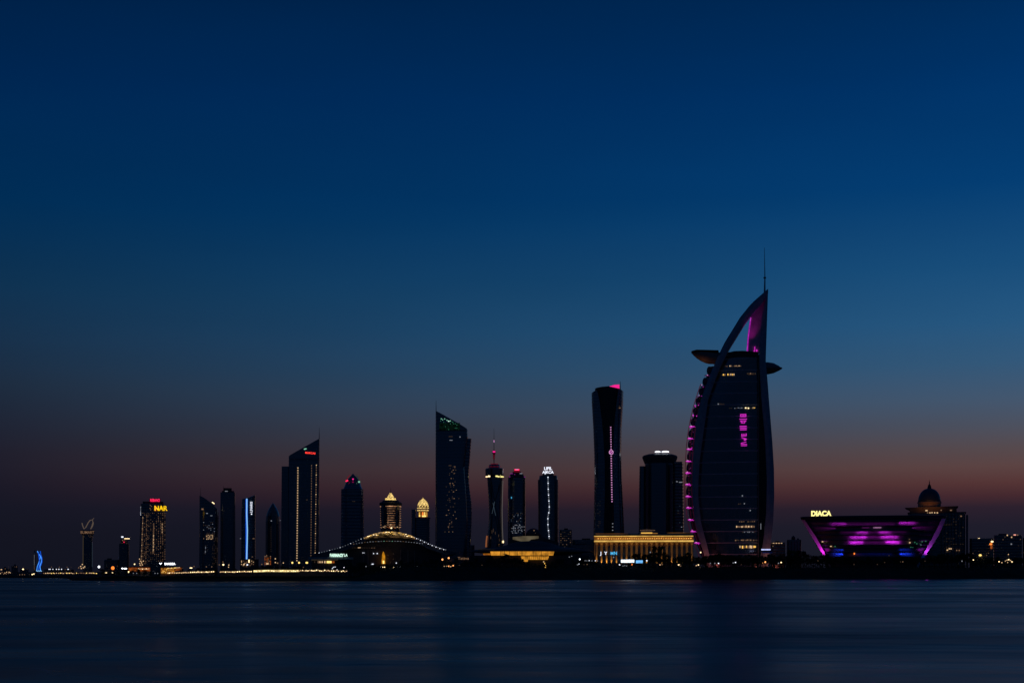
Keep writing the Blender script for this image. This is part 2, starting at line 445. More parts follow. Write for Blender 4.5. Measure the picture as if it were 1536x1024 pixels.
# --- lit low houses at its foot
s = Site(209, 1500)
t = thing(s, 'arcade_building', 'low building with a dim orange lit front at the foot of the banded tower', 'building')
pbox(s, t, 'wall', 192, 226, 850, None, 1, 15, STONE)
pbox(s, t, 'lit_front', 193, 225, 850.8, 856, .4, 1.2, EM['orange_dim'])
pbox(s, t, 'roof', 191.5, 226.5, 849.2, 850, -.5, 15.5, ROOF_D)
for i in range(9): dot(s, t, 208 + i * 1.9, 852.5 + (i % 2) * .3, 1.4, .9, 'warm' if i % 3 else 'warm_hot', y=-.8)
s = Site(256, 1420)
t = thing(s, 'beach_pavilion', 'low orange lit waterside pavilion under a white roof sign', 'building')
pbox(s, t, 'wall', 241, 273, 850.5, None, 1.2, 14, STONE)
pbox(s, t, 'lit_front', 241.5, 262, 851.5, 860, .3, 1.0, em('pav', (235, 150, 50), .38, .8, .5))
pbox(s, t, 'lit_front', 262.3, 272, 851, 855, .3, 1.0, EM['orange_dim'])
pbox(s, t, 'roof', 240, 274, 849.6, 850.5, -1.2, 15, ROOF_D)
for px in (240.8, 246, 251, 256.5, 262): pbox(s, t, 'column', px - .25, px + .25, 850.5, None, -.8, -.3, STONE)
text('SANBEA', 2.9, EM['white_hot'], t, 'roof_sign', (s.X(254.8), 0, s.Z(846.6)), sx=1.0, bold=.06)
text('V', 2.6, EM['white_hot'], t, 'roof_sign', (s.X(240.8), 0, s.Z(846.3)), sx=1.6, bold=.05)
for px in (240.8, 248.5, 261): stroke(s, [(px, 849.8, .2), (px, 846.5, .2)], .08, .2).build('sign_post', STEEL, t)
for i in range(10): dot(s, t, 252 + i * 1.9, 852.0 - .15 * i, 1.5, 1.0, R.choice(['warm', 'gold_hot', 'warm_dim']), y=-.9)
windows(s, t, 242, 251, 852, 859, 5, 4, .5, ['gold_hot', 'warm_dim'], .8, .8, -.3)

# --- tower with sweeping curved top
s = Site(313, 2000)
t = thing(s, 'swept_top_tower', 'dark tower whose roofline sweeps down to the right, scattered warm windows midway', 'tower')
tower(s, t, [(742, 299, 327), (758, 299, 327.5), (772, 299, 328.5), (800, 299, 327.5), (870, 298, 327)], 26, 3.5, (G_NAVY, SP_DARK), cut=[(298, 742), (305, 745.5), (312, 750), (319, 756), (324, 761), (329, 767)])
stroke(s, [(301, 743, 8), (301, 730, 8)], .35, 8, .12).build('spire', STEEL, t)
dot(s, t, 319.8, 753.8, 4.4, 1.2, 'warm_hot', tilt=.65); dot(s, t, 303.7, 763.3, 3.0, 2.2, 'warm_dim')
dot(s, t, 310.5, 769.5, 2.6, 1, 'white_dim'); dot(s, t, 317, 773, 3, .8, 'white_dim')
windows(s, t, 304, 323, 782, 800, 7, 8, .35, ['white_dim', 'warm_faint'], 1.1, .7)
windows(s, t, 309, 320, 801, 809, 5, 4, .75, ['warm', 'warm_dim'], 1.3, .9)
windows(s, t, 318, 327, 800, 846, 4, 18, .45, ['warm_faint'], 1, .8)
for i in range(7): dot(s, t, 308.5 - i * .1, 818 + i * 2.0, 1, .9, 'white_dim' if i % 3 else 'warm_faint')
dot(s, t, 305.5, 807.3, 1, 1.3, 'warm_dim')
# --- stepped tower
s = Site(341.5, 2100)
t = thing(s, 'stepped_tower', 'plain unlit slab tower with a small stepped roof block', 'tower')
tower(s, t, [(738, 330.5, 353.2), (870, 330, 353.2)], 24, 10, (G_BLACK, SP_DARK))
pbox(s, t, 'roof_house', 335, 347.5, 731.5, 738, 2, 18, ROOF_D)
pbox(s, t, 'roof_house', 333, 351, 735.8, 738, 1, 20, ROOF_D)
stroke(s, [(335.5, 732, 8), (335.5, 727.5, 8)], .3, 8, .1).build('antenna', STEEL, t)
dot(s, t, 339.5, 736.3, 4, .9, 'white_dim', y=1.2)
# --- blue strip tower
s = Site(372.5, 2000)
t = thing(s, 'blue_strip_tower', 'dark glass tower split by one glowing ice blue vertical strip', 'tower')
tower(s, t, [(742, 363.5, 383.5), (770, 362, 383.5), (870, 361.5, 383.5)], 22, 8, (G_TEAL, SP_DARK), cut=[(361, 748), (370, 747.5), (376, 745.5), (384, 741)])
stroke(s, [(370.2, 747.5), (370.2, 758), (370.0, 770), (370.5, 782), (371.0, 795), (370.8, 808), (370.4, 822), (370.0, 836), (370.0, 846)], .8, -1.2).build('light_strip', EM['ice'], t)
stroke(s, [(370, 748), (370, 846)], 1.7, .4).build('light_strip', EM['blue'], t)
text('LINARIS', 4.6, EM['white'], t, 'sign', (s.X(378.6), -.6, s.Z(760)), rot=(math.pi / 2, -math.pi / 2, 0), sx=.95)
dot(s, t, 377.3, 770.5, 1.8, 1.8, 'white'); dot(s, t, 380.3, 807.3, 3, .8, 'warm_dim'); dot(s, t, 360.6, 807, 1.2, 1.2, 'white_dim', y=10)
# --- low lit building at its foot
s = Site(371, 1800)
t = thing(s, 'podium_building', 'low podium block dotted with warm windows below the ice blue strip', 'building')
pbox(s, t, 'wall', 360, 388, 839, None, 1, 20, CONC_D)
pbox(s, t, 'parapet', 359.6, 388.4, 838.2, 839, .6, 20.4, ROOF_D)
windows(s, t, 361, 384, 840, 850, 9, 6, .5, ['warm_faint', 'warm_dim', 'warm'], 1, 1.1, .5)
dot(s, t, 366, 846, 2, 2, 'warm', y=.3); dot(s, t, 373.5, 841, 1.6, 4.5, 'warm_hot', y=.3); dot(s, t, 371, 846.5, 2.4, 1.6, 'white', y=.3); dot(s, t, 378.5, 834.5, 1.8, .8, 'warm_dim', y=10)

# --- pointed arch tower
s = Site(409, 2150)
t = thing(s, 'pointed_tower', 'small dark tower ending in a pointed gothic arch top', 'tower')
tower(s, t, [(754, 408.6, 410.4), (757, 406.5, 412.5), (762, 403.5, 415.5), (767, 401, 418), (774, 399, 420), (782, 398.3, 420.5), (870, 397.6, 420.8)], 22, 3, (G_BLACK, SP_DARK), ledge=.15)
dot(s, t, 407, 780.7, 1.8, 1.2, 'white_dim'); dot(s, t, 420, 779.5, 1.5, 1, 'white_dim', y=9)
for i in range(12): dot(s, t, 406.5, 790 + i * 3.3, .8, .8, 'warm_faint')
for px in (402, 411, 415): stroke(s, [(px, 785, -.4), (px, 845, -.4)], .3, -.4).build('pilaster', SP_GREY, t)
windows(s, t, 396.5, 406.5, 833, 847, 6, 6, .8, ['warm_dim', 'orange_dim', 'warm_faint'], 1.2, 1.6, -1)
dot(s, t, 401, 845, 3.5, 2, 'warm', y=-1.4); dot(s, t, 400, 832.5, 1.3, 1.3, 'warm_dim', y=-1)
for px, py in ((413, 837.5), (416.5, 844), (413, 843)): dot(s, t, px, py, 1.5, 1.5, 'warm', y=-1)

# --- tall wedge tower with dotted light columns
s = Site(455, 1700)
t = thing(s, 'wedge_tower', 'tall dark tower with a slanted wedge top and three dotted columns of warm lights', 'tower')
tower(s, t, [(657, 433.2, 479.8), (838, 431.5, 478.5), (870, 431, 478.3)], 34, 12, (G_NAVY, SP_DARK), cut=[(431, 685), (433.5, 683.5), (439, 680), (479, 657), (481, 656.5)])
tower(s, t, [(699, 422.3, 434), (870, 421, 434)], 24, 12, (G_BLACK, SP_DARK), name='side_wing', y0=4, cnt=20)
stroke(s, [(479, 658, 6), (479, 639, 6)], .45, 6, .12).build('spire', STEEL, t)
MB().prism([(s.X(433.6), s.Z(689.3)), (s.X(479.5), s.Z(689.3)), (s.X(479.5), s.Z(688.5)), (s.X(455), s.Z(687.6)), (s.X(433.6), s.Z(688.5))], -.5, .4).build('ledge', SP_GREY, t)
text('MARCAS', 3.0, EM['red_pure'], t, 'red_sign', (s.X(465.4), -1, s.Z(680.3)), sx=1.05, rot=(math.pi / 2, .07, 0), bold=.07)
dot(s, t, 457.8, 673.0, 4, 1.6, 'green_hot', 'sign_light', tilt=-.25)
for i in range(38): dot(s, t, 446.9 - i * .042, 701.5 + i * 3.75, 1.7, 1.35, 'warm', y=-.6)
for i in range(36): dot(s, t, 467.4 - i * .03, 697.8 + i * 3.85, 1.1, 1.3, 'warm_dim')
for i in range(38): dot(s, t, 474.6 - i * .05, 697.2 + i * 3.65, 1.3, 1.3, 'warm' if i % 4 == 0 else 'warm_dim')
dot(s, t, 460.3, 749.3, 2.2, 1.2, 'warm_faint')

# --- dome topped tower with red and green lamps
s = Site(528.5, 2000)
t = thing(s, 'domed_tower', 'dark glass tower with a pointed dome cap carrying red and green lamps', 'tower')
tower(s, t, [(733, 511.5, 545.5), (870, 510.8, 546.2)], 32, 6, (G_BLUE, SP_MID), fl=4.6)
tower(s, t, [(709, 528.7, 530.3), (711.5, 527, 532), (714.5, 524, 535.5), (719, 520.5, 538.5), (724, 518, 541), (729, 516.3, 542.3), (733, 514, 544.3)], 26, 2.4, (G_BLACK, SP_DARK), name='cap', z0=s.Z(733), y0=3, depthp=[(709, .05), (714, .4), (722, .8), (733, 1)], fl=3)
dot(s, t, 520.3, 720.5, 4, 2, 'red', 'roof_lamp', y=4, tilt=-.4); dot(s, t, 529.5, 718, 2.2, 2, 'pink', 'roof_lamp', y=3); dot(s, t, 538.6, 722, 2.8, 2.2, 'green_hot', 'roof_lamp', y=4)
MB().tube([(s.X(p), 5, s.Z(q)) for p, q in ((520, 719), (522, 715), (525.5, 711.5))], .5).build('roof_light_line', em('red_dim', (200, 30, 60), .25), t)
MB().tube([(s.X(p), 5, s.Z(q)) for p, q in ((538, 720), (537, 716), (534.5, 712))], .4).build('roof_light_line', em('green_dim', (60, 160, 120), .1), t)
for py in (733.5, 743.5, 751.5): MB().tube([(s.X(513), -.4, s.Z(py)), (s.X(544), -.4, s.Z(py))], .3).build('ledge', SP_GREY, t)
windows(s, t, 528, 533, 750, 753, 2, 1, 1, ['warm_faint'], 1.5, .8)

# --- pagoda banded tower
s = Site(586, 2050)
t = thing(s, 'banded_tower', 'round tower of glowing horizontal bands under a stepped golden pyramid roof', 'tower')
BAND = solid('band_stone', (.4, .3, .22), .7)
tower(s, t, [(757, 570.5, 601), (795, 571, 600.5), (870, 571, 600.5)], 30, 2.6, (G_BLACK, SP_GREY), fl=3.7, ratio=.2)
def lens(s, cx, pys, rx, y, ry=.5): return [(rx_ * s.mx, s.Z(py)) for rx_, py in zip(rx, pys)]
MB().lathe([(16.6 * s.mx, s.Z(757)), (17.4 * s.mx, s.Z(754.5)), (16.6 * s.mx, s.Z(752.8)), (13 * s.mx, s.Z(751.2)), (11.5 * s.mx, s.Z(749.3))], 0, 15, sy=.9).build('dark_cap', ROOF_D, t)
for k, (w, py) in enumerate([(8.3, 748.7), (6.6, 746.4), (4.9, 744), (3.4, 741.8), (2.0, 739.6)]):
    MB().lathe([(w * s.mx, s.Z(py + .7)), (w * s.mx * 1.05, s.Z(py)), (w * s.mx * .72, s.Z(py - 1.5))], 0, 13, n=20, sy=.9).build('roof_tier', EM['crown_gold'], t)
stroke(s, [(586, 739, 13), (586, 730.5, 13)], .45, 13, .1).build('spire', STEEL, t)
for i in range(7): dot(s, t, 578.5 + i * 2.4, 747.8 + (i % 2) * .8, 1.4, 1.2, 'gold_hot', y=-2)
for k in range(10):
    py = 758.8 + k * 3.45
    a = .25 if k else .8
    ring_ = [(s.X(586) + 15.4 * s.mx * math.cos(q), 15 + 15.2 * math.sin(q), s.Z(py)) for q in [math.pi + math.pi * i / 14 for i in range(15)]]
    MB().tube(ring_, .42 if k else .8, 5).build('light_band', em('band%d' % k, (235, 170, 120), .22 + (.25 if k == 0 else 0) + .03 * k, .8, .4), t)
for j in range(9): dot(s, t, 582, 766 + j * 2.6, 1.6, .9, 'warm_faint' if j < 4 else 'warm_dim', y=-.2)
for j in range(30):
    q = R.uniform(0, 1); dot(s, t, 571 + q * 30, R.choice((786.5, 788.5, 790, 791.5)), 1.5, .9, R.choice(['warm_dim', 'warm_dim', 'orange_dim', 'warm']), y=-1.6)
dot(s, t, 587, 791.6, 2.2, 1.6, 'warm_hot', y=-2)

# --- tower with golden lantern crown
s = Site(633, 2050)
t = thing(s, 'lantern_tower', 'dark tower carrying a golden floodlit lantern with a small dome', 'tower')
tower(s, t, [(777, 623, 645), (870, 623, 645)], 24, 7, (G_NAVY, SP_MID), fl=3.3)
tower(s, t, [(763.5, 617, 624), (870, 617, 624)], 22, 7, (G_NAVY, SP_DARK), name='side_wing', y0=3, cnt=20)
pbox(s, t, 'terrace', 622.6, 645.6, 775.8, 777, -.6, 25, SP_GREY)
MB().lathe([(7.2 * s.mx, s.Z(776)), (7.2 * s.mx, s.Z(765.5))], s.X(634.5), 12, n=20).build('lantern', STONE, t)
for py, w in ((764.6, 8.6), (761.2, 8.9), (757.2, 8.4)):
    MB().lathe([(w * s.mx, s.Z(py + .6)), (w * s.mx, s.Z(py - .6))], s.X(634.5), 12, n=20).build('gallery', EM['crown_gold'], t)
MB().lathe([(7.8 * s.mx, s.Z(765)), (7.6 * s.mx, s.Z(757))], s.X(634.5), 12, n=20).build('drum', solid('lantern_drum', (.3, .2, .1), .8), t)
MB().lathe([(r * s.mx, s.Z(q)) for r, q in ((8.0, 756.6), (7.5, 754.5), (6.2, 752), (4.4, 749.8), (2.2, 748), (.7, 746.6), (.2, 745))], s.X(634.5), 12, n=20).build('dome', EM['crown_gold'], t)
for i in range(8): dot(s, t, 627.2 + i * 2.1, 759.3, 1, 1.6, 'gold_hot' if i % 2 else 'warm_dim', y=-5 + abs(i - 3.5) * 1.2)
for i in range(7): dot(s, t, 627.8 + i * 2.2, 762.8, 1.2, 1, 'warm_dim', y=-5 + abs(i - 3) * 1.2)
for px, w, k in ((629, 1, 'gold'), (631, .8, 'gold_dim'), (634, 1.4, 'orange'), (636.5, 1, 'gold_hot'), (639, 1, 'gold'), (641, .9, 'gold_dim')): dot(s, t, px, 771, w, 7, k, 'lit_arch', y=4)
dot(s, t, 636, 773.6, 6, 1.8, 'gold_hot', 'lit_arch', y=2); dot(s, t, 629.3, 773, 2, 1.6, 'gold_hot', 'lit_arch', y=3)

# --- big slanted tower
s = Site(680, 1700)
t = thing(s, 'slanted_tower', 'large dark tower with a right slanting green lit roof and a wavy edge', 'tower')
tower(s, t, [(616, 653.2, 700.5), (655, 653.2, 702.2), (700, 653, 697), (740, 653, 700), (780, 652.8, 702), (870, 652.5, 700)], 40, 9, (G_NAVY, SP_DARK), cut=[(652, 615.5), (654, 616), (678, 628.5), (700, 642), (703, 646), (704, 660)], cnt=40)
tower(s, t, [(656.5, 697, 707.6), (668, 697, 706.6), (690, 695, 705), (705, 693, 703.8), (720, 692, 703.8), (735, 693, 705.2), (752, 695, 707.8), (770, 697, 708.2), (790, 697, 707.6), (822, 696, 706.2), (870, 696, 705)], 30, 5, (G_BLUE, SP_MID), name='side_wing', y0=7, cnt=24)
stroke(s, [(654, 617, 8), (654, 599, 8)], .45, 8, .12).build('spire', STEEL, t)
for px, py, w, k in ((662, 628, 1.6, 'green_hot'), (664, 629.5, 1.2, 'green_hot'), (667, 628, 1.5, 'green_hot'), (670.5, 630, 1.6, 'green_hot'), (673, 631.5, 2.2, 'mint'), (675.5, 631, 1.6, 'green_hot'), (661, 631, 1, 'green'), (679, 633, 1.5, 'green')):
    dot(s, t, px, py, w, 1.1, k, 'roof_light')
pbox(s, t, 'lit_atrium', 659, 690, 634, 645, -.25, -.05, em('atrium', (50, 120, 95), .022, .95, .25)) 
windows(s, t, 662, 689, 632, 645, 11, 6, .22, ['green', 'green_faint'], .9, 1.0)
dot(s, t, 676, 654.5, 6, .8, 'warm_faint'); dot(s, t, 676.5, 660, 4.5, .8, 'white_dim'); dot(s, t, 690, 655, 1.4, 1.4, 'white_dim'); dot(s, t, 675, 698, 4, 1.2, 'warm_faint')
rr = random.Random(3)
for i in range(60):
    y = 700 + 100 * rr.random(); x = 679 - (y - 700) * .04 + rr.gauss(0, 3.4)
    dot(s, t, x, 699.7 + round((y - 700) / 2.5) * 2.5, rr.uniform(.9, 1.8), 1.0, rr.choice(['warm_faint', 'warm_faint', 'warm_faint', 'warm_dim'] + (['warm_dim'] if 718 < y < 780 else [])), 'lit_window')
for py in (645.8,): MB().tube([(s.X(654), -.4, s.Z(py)), (s.X(699), -.4, s.Z(py - .6))], .45).build('ledge', SP_GREY, t)

# --- hourglass lattice tower with antenna
s = Site(742, 1780)
t = thing(s, 'observation_tower', 'waisted tower with a drum top ringed by pale lights and a pink lit antenna', 'tower')
tower(s, t, [(714, 730.5, 754), (735, 731.8, 753.2), (760, 733.2, 752.4), (780, 733, 752.8), (800, 731, 753.8), (815, 729.5, 754.8), (870, 728.5, 756)], 19, 3, (G_BLACK, SP_DARK))
MB().lathe([(12.2 * s.mx, s.Z(715)), (13.6 * s.mx, s.Z(711.5)), (13.9 * s.mx, s.Z(702.5)), (12.5 * s.mx, s.Z(701.3)), (8.8 * s.mx, s.Z(700.8)), (8.3 * s.mx, s.Z(696.5)), (6.5 * s.mx, s.Z(695.4)), (1.5 * s.mx, s.Z(694.8))], s.X(741.7), 9.5).build('drum', glass('drum_glass', (.02, .03, .05), cw=1.6), t)
for px, w, h in ((730, 3, 1.3), (733.5, 3.4, 1.8), (745, 3.2, 1.8), (748, 3, 1.5), (752.5, 3.5, 1.8), (755, 1.5, 1.2)): dot(s, t, px, 714.5 - (.6 if px in (733.5, 745) else 0), w, h, 'yellow' if px > 740 else 'warm_hot', 'ring_light', y=-2.3 + abs(px - 742) * .35)
stroke(s, [(741, 700, 9.5), (741, 668, 9.5), (741, 641, 9.5)], .6, 9.5, .12).build('antenna', STEEL, t)
MB().lathe([(.35, s.Z(690)), (1.1, s.Z(686)), (1.4, s.Z(680)), (2.2, s.Z(677.5)), (2.2, s.Z(675.5)), (.5, s.Z(674))], s.X(741), 9.5, n=12).build('antenna_pod', solid('pod', (.35, .08, .1), .5), t)
dot(s, t, 741, 676.5, 3.8, 2.2, 'pink', 'beacon', y=6.6, d=1); dot(s, t, 741, 684, 1.4, 7, em('rd', (150, 20, 50), .35) and 'rd', 'beacon', y=7.6, d=.5); dot(s, t, 741, 660.5, .9, 3.4, 'lilac', 'beacon', y=8.8, d=.5)
dot(s, t, 741.5, 694.8, 11, .8, 'rd', 'roof_light', y=5.5)
for a in range(9): dot(s, t, 733 + a * 2.2, 699.2, .9, 1.3, 'rd', 'roof_light', y=1.4)
for pts in ([(733, 718), (735, 735), (739, 757), (743.5, 775), (748, 797), (751, 815)], [(752.5, 718), (748, 735), (742, 752), (738, 770), (735, 795), (733, 815)], [(737, 722), (739.5, 740), (744, 760), (748.5, 782), (751.5, 800)]):
    stroke(s, pts, .45, -.9).build('lattice_rib', SP_GREY, t)
for pts in ([(739.5, 754), (741.5, 764), (743.5, 773)], [(742, 752), (740, 762), (738, 770)]): stroke(s, pts, .3, -1.5).build('rib_light', EM['cool_line'], t)
stroke(s, [(754.5, 720), (753.8, 740), (753.2, 765), (753.6, 790), (754.6, 812)], .45, 4).build('edge_light', em('edge_grey', (170, 160, 155), .22), t)
dot(s, t, 754.8, 812, 2, 3.4, 'warm_hot', 'edge_light', y=3)
stroke(s, [(730.5, 803), (729.5, 811), (729, 820)], .9, 3).build('edge_light', em('foot_o', (230, 140, 90), .28), t)
for px, py, h in ((738, 797, 5), (740, 795, 5), (748, 803, 4), (736, 806, 4), (743, 799, 4), (749.5, 809, 4)): dot(s, t, px, py, .8, h, 'warm_faint', 'base_light', y=-.8)

# --- pink topped tower
s = Site(775, 1850)
t = thing(s, 'pink_topped_tower', 'dark tower with a stepped crown and a pink lamp, faint white windows low down', 'tower')
tower(s, t, [(716, 761.7, 788.7), (870, 761.5, 788.9)], 25, 3.6, (G_BLUE, SP_DARK))
MB().lathe([(12.6 * s.mx, s.Z(716)), (12.4 * s.mx, s.Z(713.5)), (10.6 * s.mx, s.Z(712.5)), (9.6 * s.mx, s.Z(709.5)), (7 * s.mx, s.Z(708.5)), (6.2 * s.mx, s.Z(706.2)), (4.6 * s.mx, s.Z(705.8)), (4.2 * s.mx, s.Z(703))], s.X(775.2), 12.5).build('crown', ROOF_D, t)
dot(s, t, 775.3, 703.6, 7.5, 2.2, 'red', 'roof_lamp', y=7); dot(s, t, 775.3, 703.3, 4.5, 1.0, 'lilac', 'roof_lamp', y=6)
dot(s, t, 775.3, 706.3, 9.5, 2.0, 'rd', 'roof_lamp', y=6.5)
for px, py, w in ((767, 709.7, 4.5), (781.5, 709.6, 4), (764.5, 714.5, 2), (787, 714.8, 2), (772, 711, 1.2)): dot(s, t, px, py, w, 1, 'magenta_dim' if px != 781.5 else 'white_dim', 'roof_lamp', y=3)
windows(s, t, 766, 784, 768, 800, 9, 13, .35, ['white_dim', 'warm_faint', 'cool_line'], 1.2, .8)
windows(s, t, 767, 788, 786, 798, 9, 5, .4, ['white_dim'], 1.2, .9)
dot(s, t, 767, 746, .8, 2.5, 'cyan', 'lit_window')

# --- white sign tower
s = Site(822.5, 1850)
t = thing(s, 'white_sign_tower', 'dark tower with a two line white roof sign and a wavering white dotted line', 'tower')
tower(s, t, [(719, 806.5, 838.2), (760, 807, 838), (870, 807.2, 838.2)], 28, 4.5, (G_NAVY, SP_DARK))
tower(s, t, [(712.5, 809, 836.4), (719.5, 808, 837)], 24, 4, (G_BLACK, SP_DARK), name='crown', z0=s.Z(719.5), y0=2)
text('LIFIL', 5.4, EM['white'], t, 'roof_sign', (s.X(822), 3, s.Z(704)), sx=1.0, bold=.15)
text('AJKCA', 4.6, EM['white'], t, 'roof_sign', (s.X(822), 3, s.Z(709.3)), sx=1.05, bold=.15)
MB().box(s.X(814), s.X(830.5), 3.6, 4, s.Z(713), s.Z(709.6)).build('sign_frame', STEEL, t)
for i in range(33):
    y = 715.5 + i * 2.95; x = interp([(715, 822), (735, 822.4), (757, 823.8), (765, 824), (775, 821.8), (790, 822.0), (800, 823.3), (812, 824.2)], y)[0]
    dot(s, t, x, y, 1.4, 1.6, 'white_dim' if i % 3 else 'white', y=-.7)

# --- low curved hall
s = Site(800, 1500)
t = thing(s, 'concert_hall', 'wide low saucer roofed hall with a golden glowing glass front', 'building')
MB().lathe([(r * s.mx, s.Z(q)) for r, q in ((50, 870), (50, 842), (33, 841.5), (33, 834), (52, 833.5), (52, 831.2), (70, 829.4), (93, 826.6), (95, 825.4), (92, 823.8), (70, 820.8), (50, 818.6), (40, 816), (30, 812.5), (18, 810), (4, 809.3))], s.X(797), 55, n=64, sy=.55).build('roof', ROOF_D, t, True)
GL = em('hall_gold', (250, 168, 55), .55, .42, .2)
GL2 = em('hall_gold_dim', (240, 140, 40), .28, .6, .15)
def arc_wall(s, x0, x1, yt, yb, bulge, y0, mat, name, parent, tw=0, n=28):
    mb = MB(); c = (x0 + x1) / 2
    pts = []
    for i in range(n + 1):
        q = i / n; px = x0 + (x1 - x0) * q; yy = y0 - bulge * (1 - (2 * q - 1) ** 2)
        pts.append((s.X(c + (px - c) * 1), yy, s.X(c + (px - c) * (1 - tw))))
    vs = [(a, y, s.Z(yt)) for a, y, _ in pts] + [(b_, y + .6, s.Z(yb)) for _, y, b_ in pts]
    mb.add(vs, [(i, i + 1, i + n + 2, i + n + 1) for i in range(n)]); return mb.build(name, mat, parent)
arc_wall(s, 735, 831.5, 826.4, 832.4, 8, 8, GL, 'glazing', t, .03)
arc_wall(s, 724, 748, 829.3, 831.8, 1, 9.5, GL2, 'glazing', t, .03)
arc_wall(s, 781, 823.5, 833.6, 838.8, 4, 7, GL, 'glazing', t, .08)
arc_wall(s, 785, 792, 838.8, 841.8, .3, 5, GL, 'glazing', t, .08)
pbox(s, t, 'podium', 704, 884, 832.5, None, 12, 40, ROOF_D)
for px, py, w, h in ((815.5, 842, 1.5, 1.5), (817, 844.5, 1.2, 2), (818.2, 847, 1.2, 2), (817.8, 850, 1.6, 2), (815.5, 852, 2.6, 1)): dot(s, t, px, py, w, h, 'gold' if h > 1.5 else 'warm', 'entrance_light', y=-1)
for px in (751, 757, 764, 776, 783, 800, 812, 822): pbox(s, t, 'mullion', px - .3, px + .3, 826.5, 832.3, -1.6, -1.1, STEEL)
for i in range(14):
    px = 783 + i * 2.9; pbox(s, t, 'mullion', px - .2, px + .2, 833.8, 838.6, 1.8, 2.2, STEEL)
MB().lathe([(r * s.mx, s.Z(q)) for r, q in ((96.5, 827), (97, 826.2), (96.5, 825.6))], s.X(797), 55, n=64, sy=.56).build('roof_edge', SP_GREY, t, True)
arc_wall(s, 716, 742, 822.6, 823.6, .5, 24, em('rim', (120, 110, 95), .05), 'edge_light', t, 0)

s = Site(795, 1620)
t = thing(s, 'annex_hall', 'low annex with a pale lit concrete band behind the saucer roofed hall', 'building')
MB().prism([(s.X(762), 0), (s.X(838), 0), (s.X(838), s.Z(813)), (s.X(808), s.Z(803)), (s.X(767), s.Z(804)), (s.X(762), s.Z(808))], 3, 30).build('wall', CONC_D, t)
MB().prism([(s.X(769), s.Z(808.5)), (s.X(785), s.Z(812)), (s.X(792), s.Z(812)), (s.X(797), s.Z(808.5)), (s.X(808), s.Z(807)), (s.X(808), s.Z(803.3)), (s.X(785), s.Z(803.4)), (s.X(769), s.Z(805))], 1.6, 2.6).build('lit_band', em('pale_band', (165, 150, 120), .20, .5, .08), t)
MB().lathe([(r * s.mx, s.Z(q)) for r, q in ((12, 803.2), (11, 798), (8, 794), (4, 791.6), (1, 791))], s.X(800), 20, n=28).build('dome', ROOF_D, t, True)
dot(s, t, 801, 795, 1.6, 1.4, 'warm_dim', y=3); dot(s, t, 803, 799, 1.2, 1, 'warm_faint', y=2)
lowrise(848, 1900, 839, 858, 794, 20, 'small block with a few warm windows right of the white sign tower', (G_GREY, SP_GREY), p=.35)
lowrise(876, 1800, 858, 900, 809, 30, 'long low terraced block left of the waisted pink dotted tower', (G_BLACK, SP_DARK), p=.02)
lowrise(870, 1700, 850, 905, 817, 25, 'lowest terraced slab standing just above the trees right of the hall', (G_BLACK, SP_DARK), p=.0)
lowrise(690, 1760, 672, 712, 817, 25, 'low dark block at the foot of the slanted tower', (G_BLACK, SP_DARK), p=.02)

# --- arched stadium roof
s = Site(583, 1450)
t = thing(s, 'arched_hall', 'large arched roof hall strung with light dots and a glowing golden lattice crest', 'building')
ARC = [(462, 836), (478, 829), (495, 825), (512, 820.5), (528, 814), (545, 806.5), (560, 800.5), (572, 797.6), (585, 796.6), (600, 798), (615, 802.2), (630, 808.5), (645, 815.5), (658, 820.5), (670, 824), (690, 830)]
def arcy(px): return interp(ARC, px)[0]
mb = MB(); n = 60; vs = []
for j, (yy, dz, sc) in enumerate(((-4, 2.2, .8), (0, 0, 1), (30, -1, 1), (60, 3, .9))):
    for i in range(n + 1):
        px = 583 + (465 + (690 - 465) * i / n - 583) * sc
        vs.append((s.X(px), yy, s.Z(arcy(465 + (690 - 465) * i / n) + dz)))
fs = [(j * (n + 1) + i, j * (n + 1) + i + 1, (j + 1) * (n + 1) + i + 1, (j + 1) * (n + 1) + i) for j in range(3) for i in range(n)]
mb.add(vs, fs); mb.build('roof', ROOF_D, t, True)
top = [(s.X(px), s.Z(arcy(px) + 3.5)) for px in range(500, 668, 6)]
MB().prism([(s.X(666), 0), (s.X(500), 0)][::-1] + [(x, z) for x, z in top][::-1], 6, 55).build('wall', CONC_D, t)
def crest(q0, q1, lo, hi, n, key, r, name='lattice'):
    mb = MB()
    for i in range(n):
        a = q0 + (q1 - q0) * i / n; b_ = q0 + (q1 - q0) * (i + 2.2) / n
        for u, v in ((a, b_), (b_, a)):
            p = [(s.X(min(q1, u + (v - u) * k / 3)), -4.5 - .2 * k, s.Z(arcy(min(q1, u + (v - u) * k / 3)) + (lo + (hi - lo) * k / 3) * max(.12, 1 - ((u + (v - u) * k / 3 - 585) / 46.0) ** 2))) for k in range(4)]
            mb.tube(p, r, 4)
    return mb.build(name, EM[key], t)
em('lattice', (255, 205, 125), .34, .95, .35); em('lattice_dim', (220, 170, 110), .12, .9, .3)
crest(546, 622, .8, 5.2, 24, 'lattice', .17)
crest(546, 626, 5.6, 9, 20, 'lattice_dim', .14)
MB().tube([(s.X(p), -5.6, s.Z(arcy(p) + .6)) for p in range(548, 624, 4)], .35, 5).build('lattice', EM['lattice'], t)
for i in range(34):
    px = 550 + i * 2.1; dot(s, t, px, arcy(px) + R.uniform(.8, 5) * max(.2, 1 - ((px - 585) / 44) ** 2), R.uniform(1.2, 2.6), .8, R.choice(['warm', 'warm_dim', 'gold', 'warm_hot']), 'string_light', y=-6)
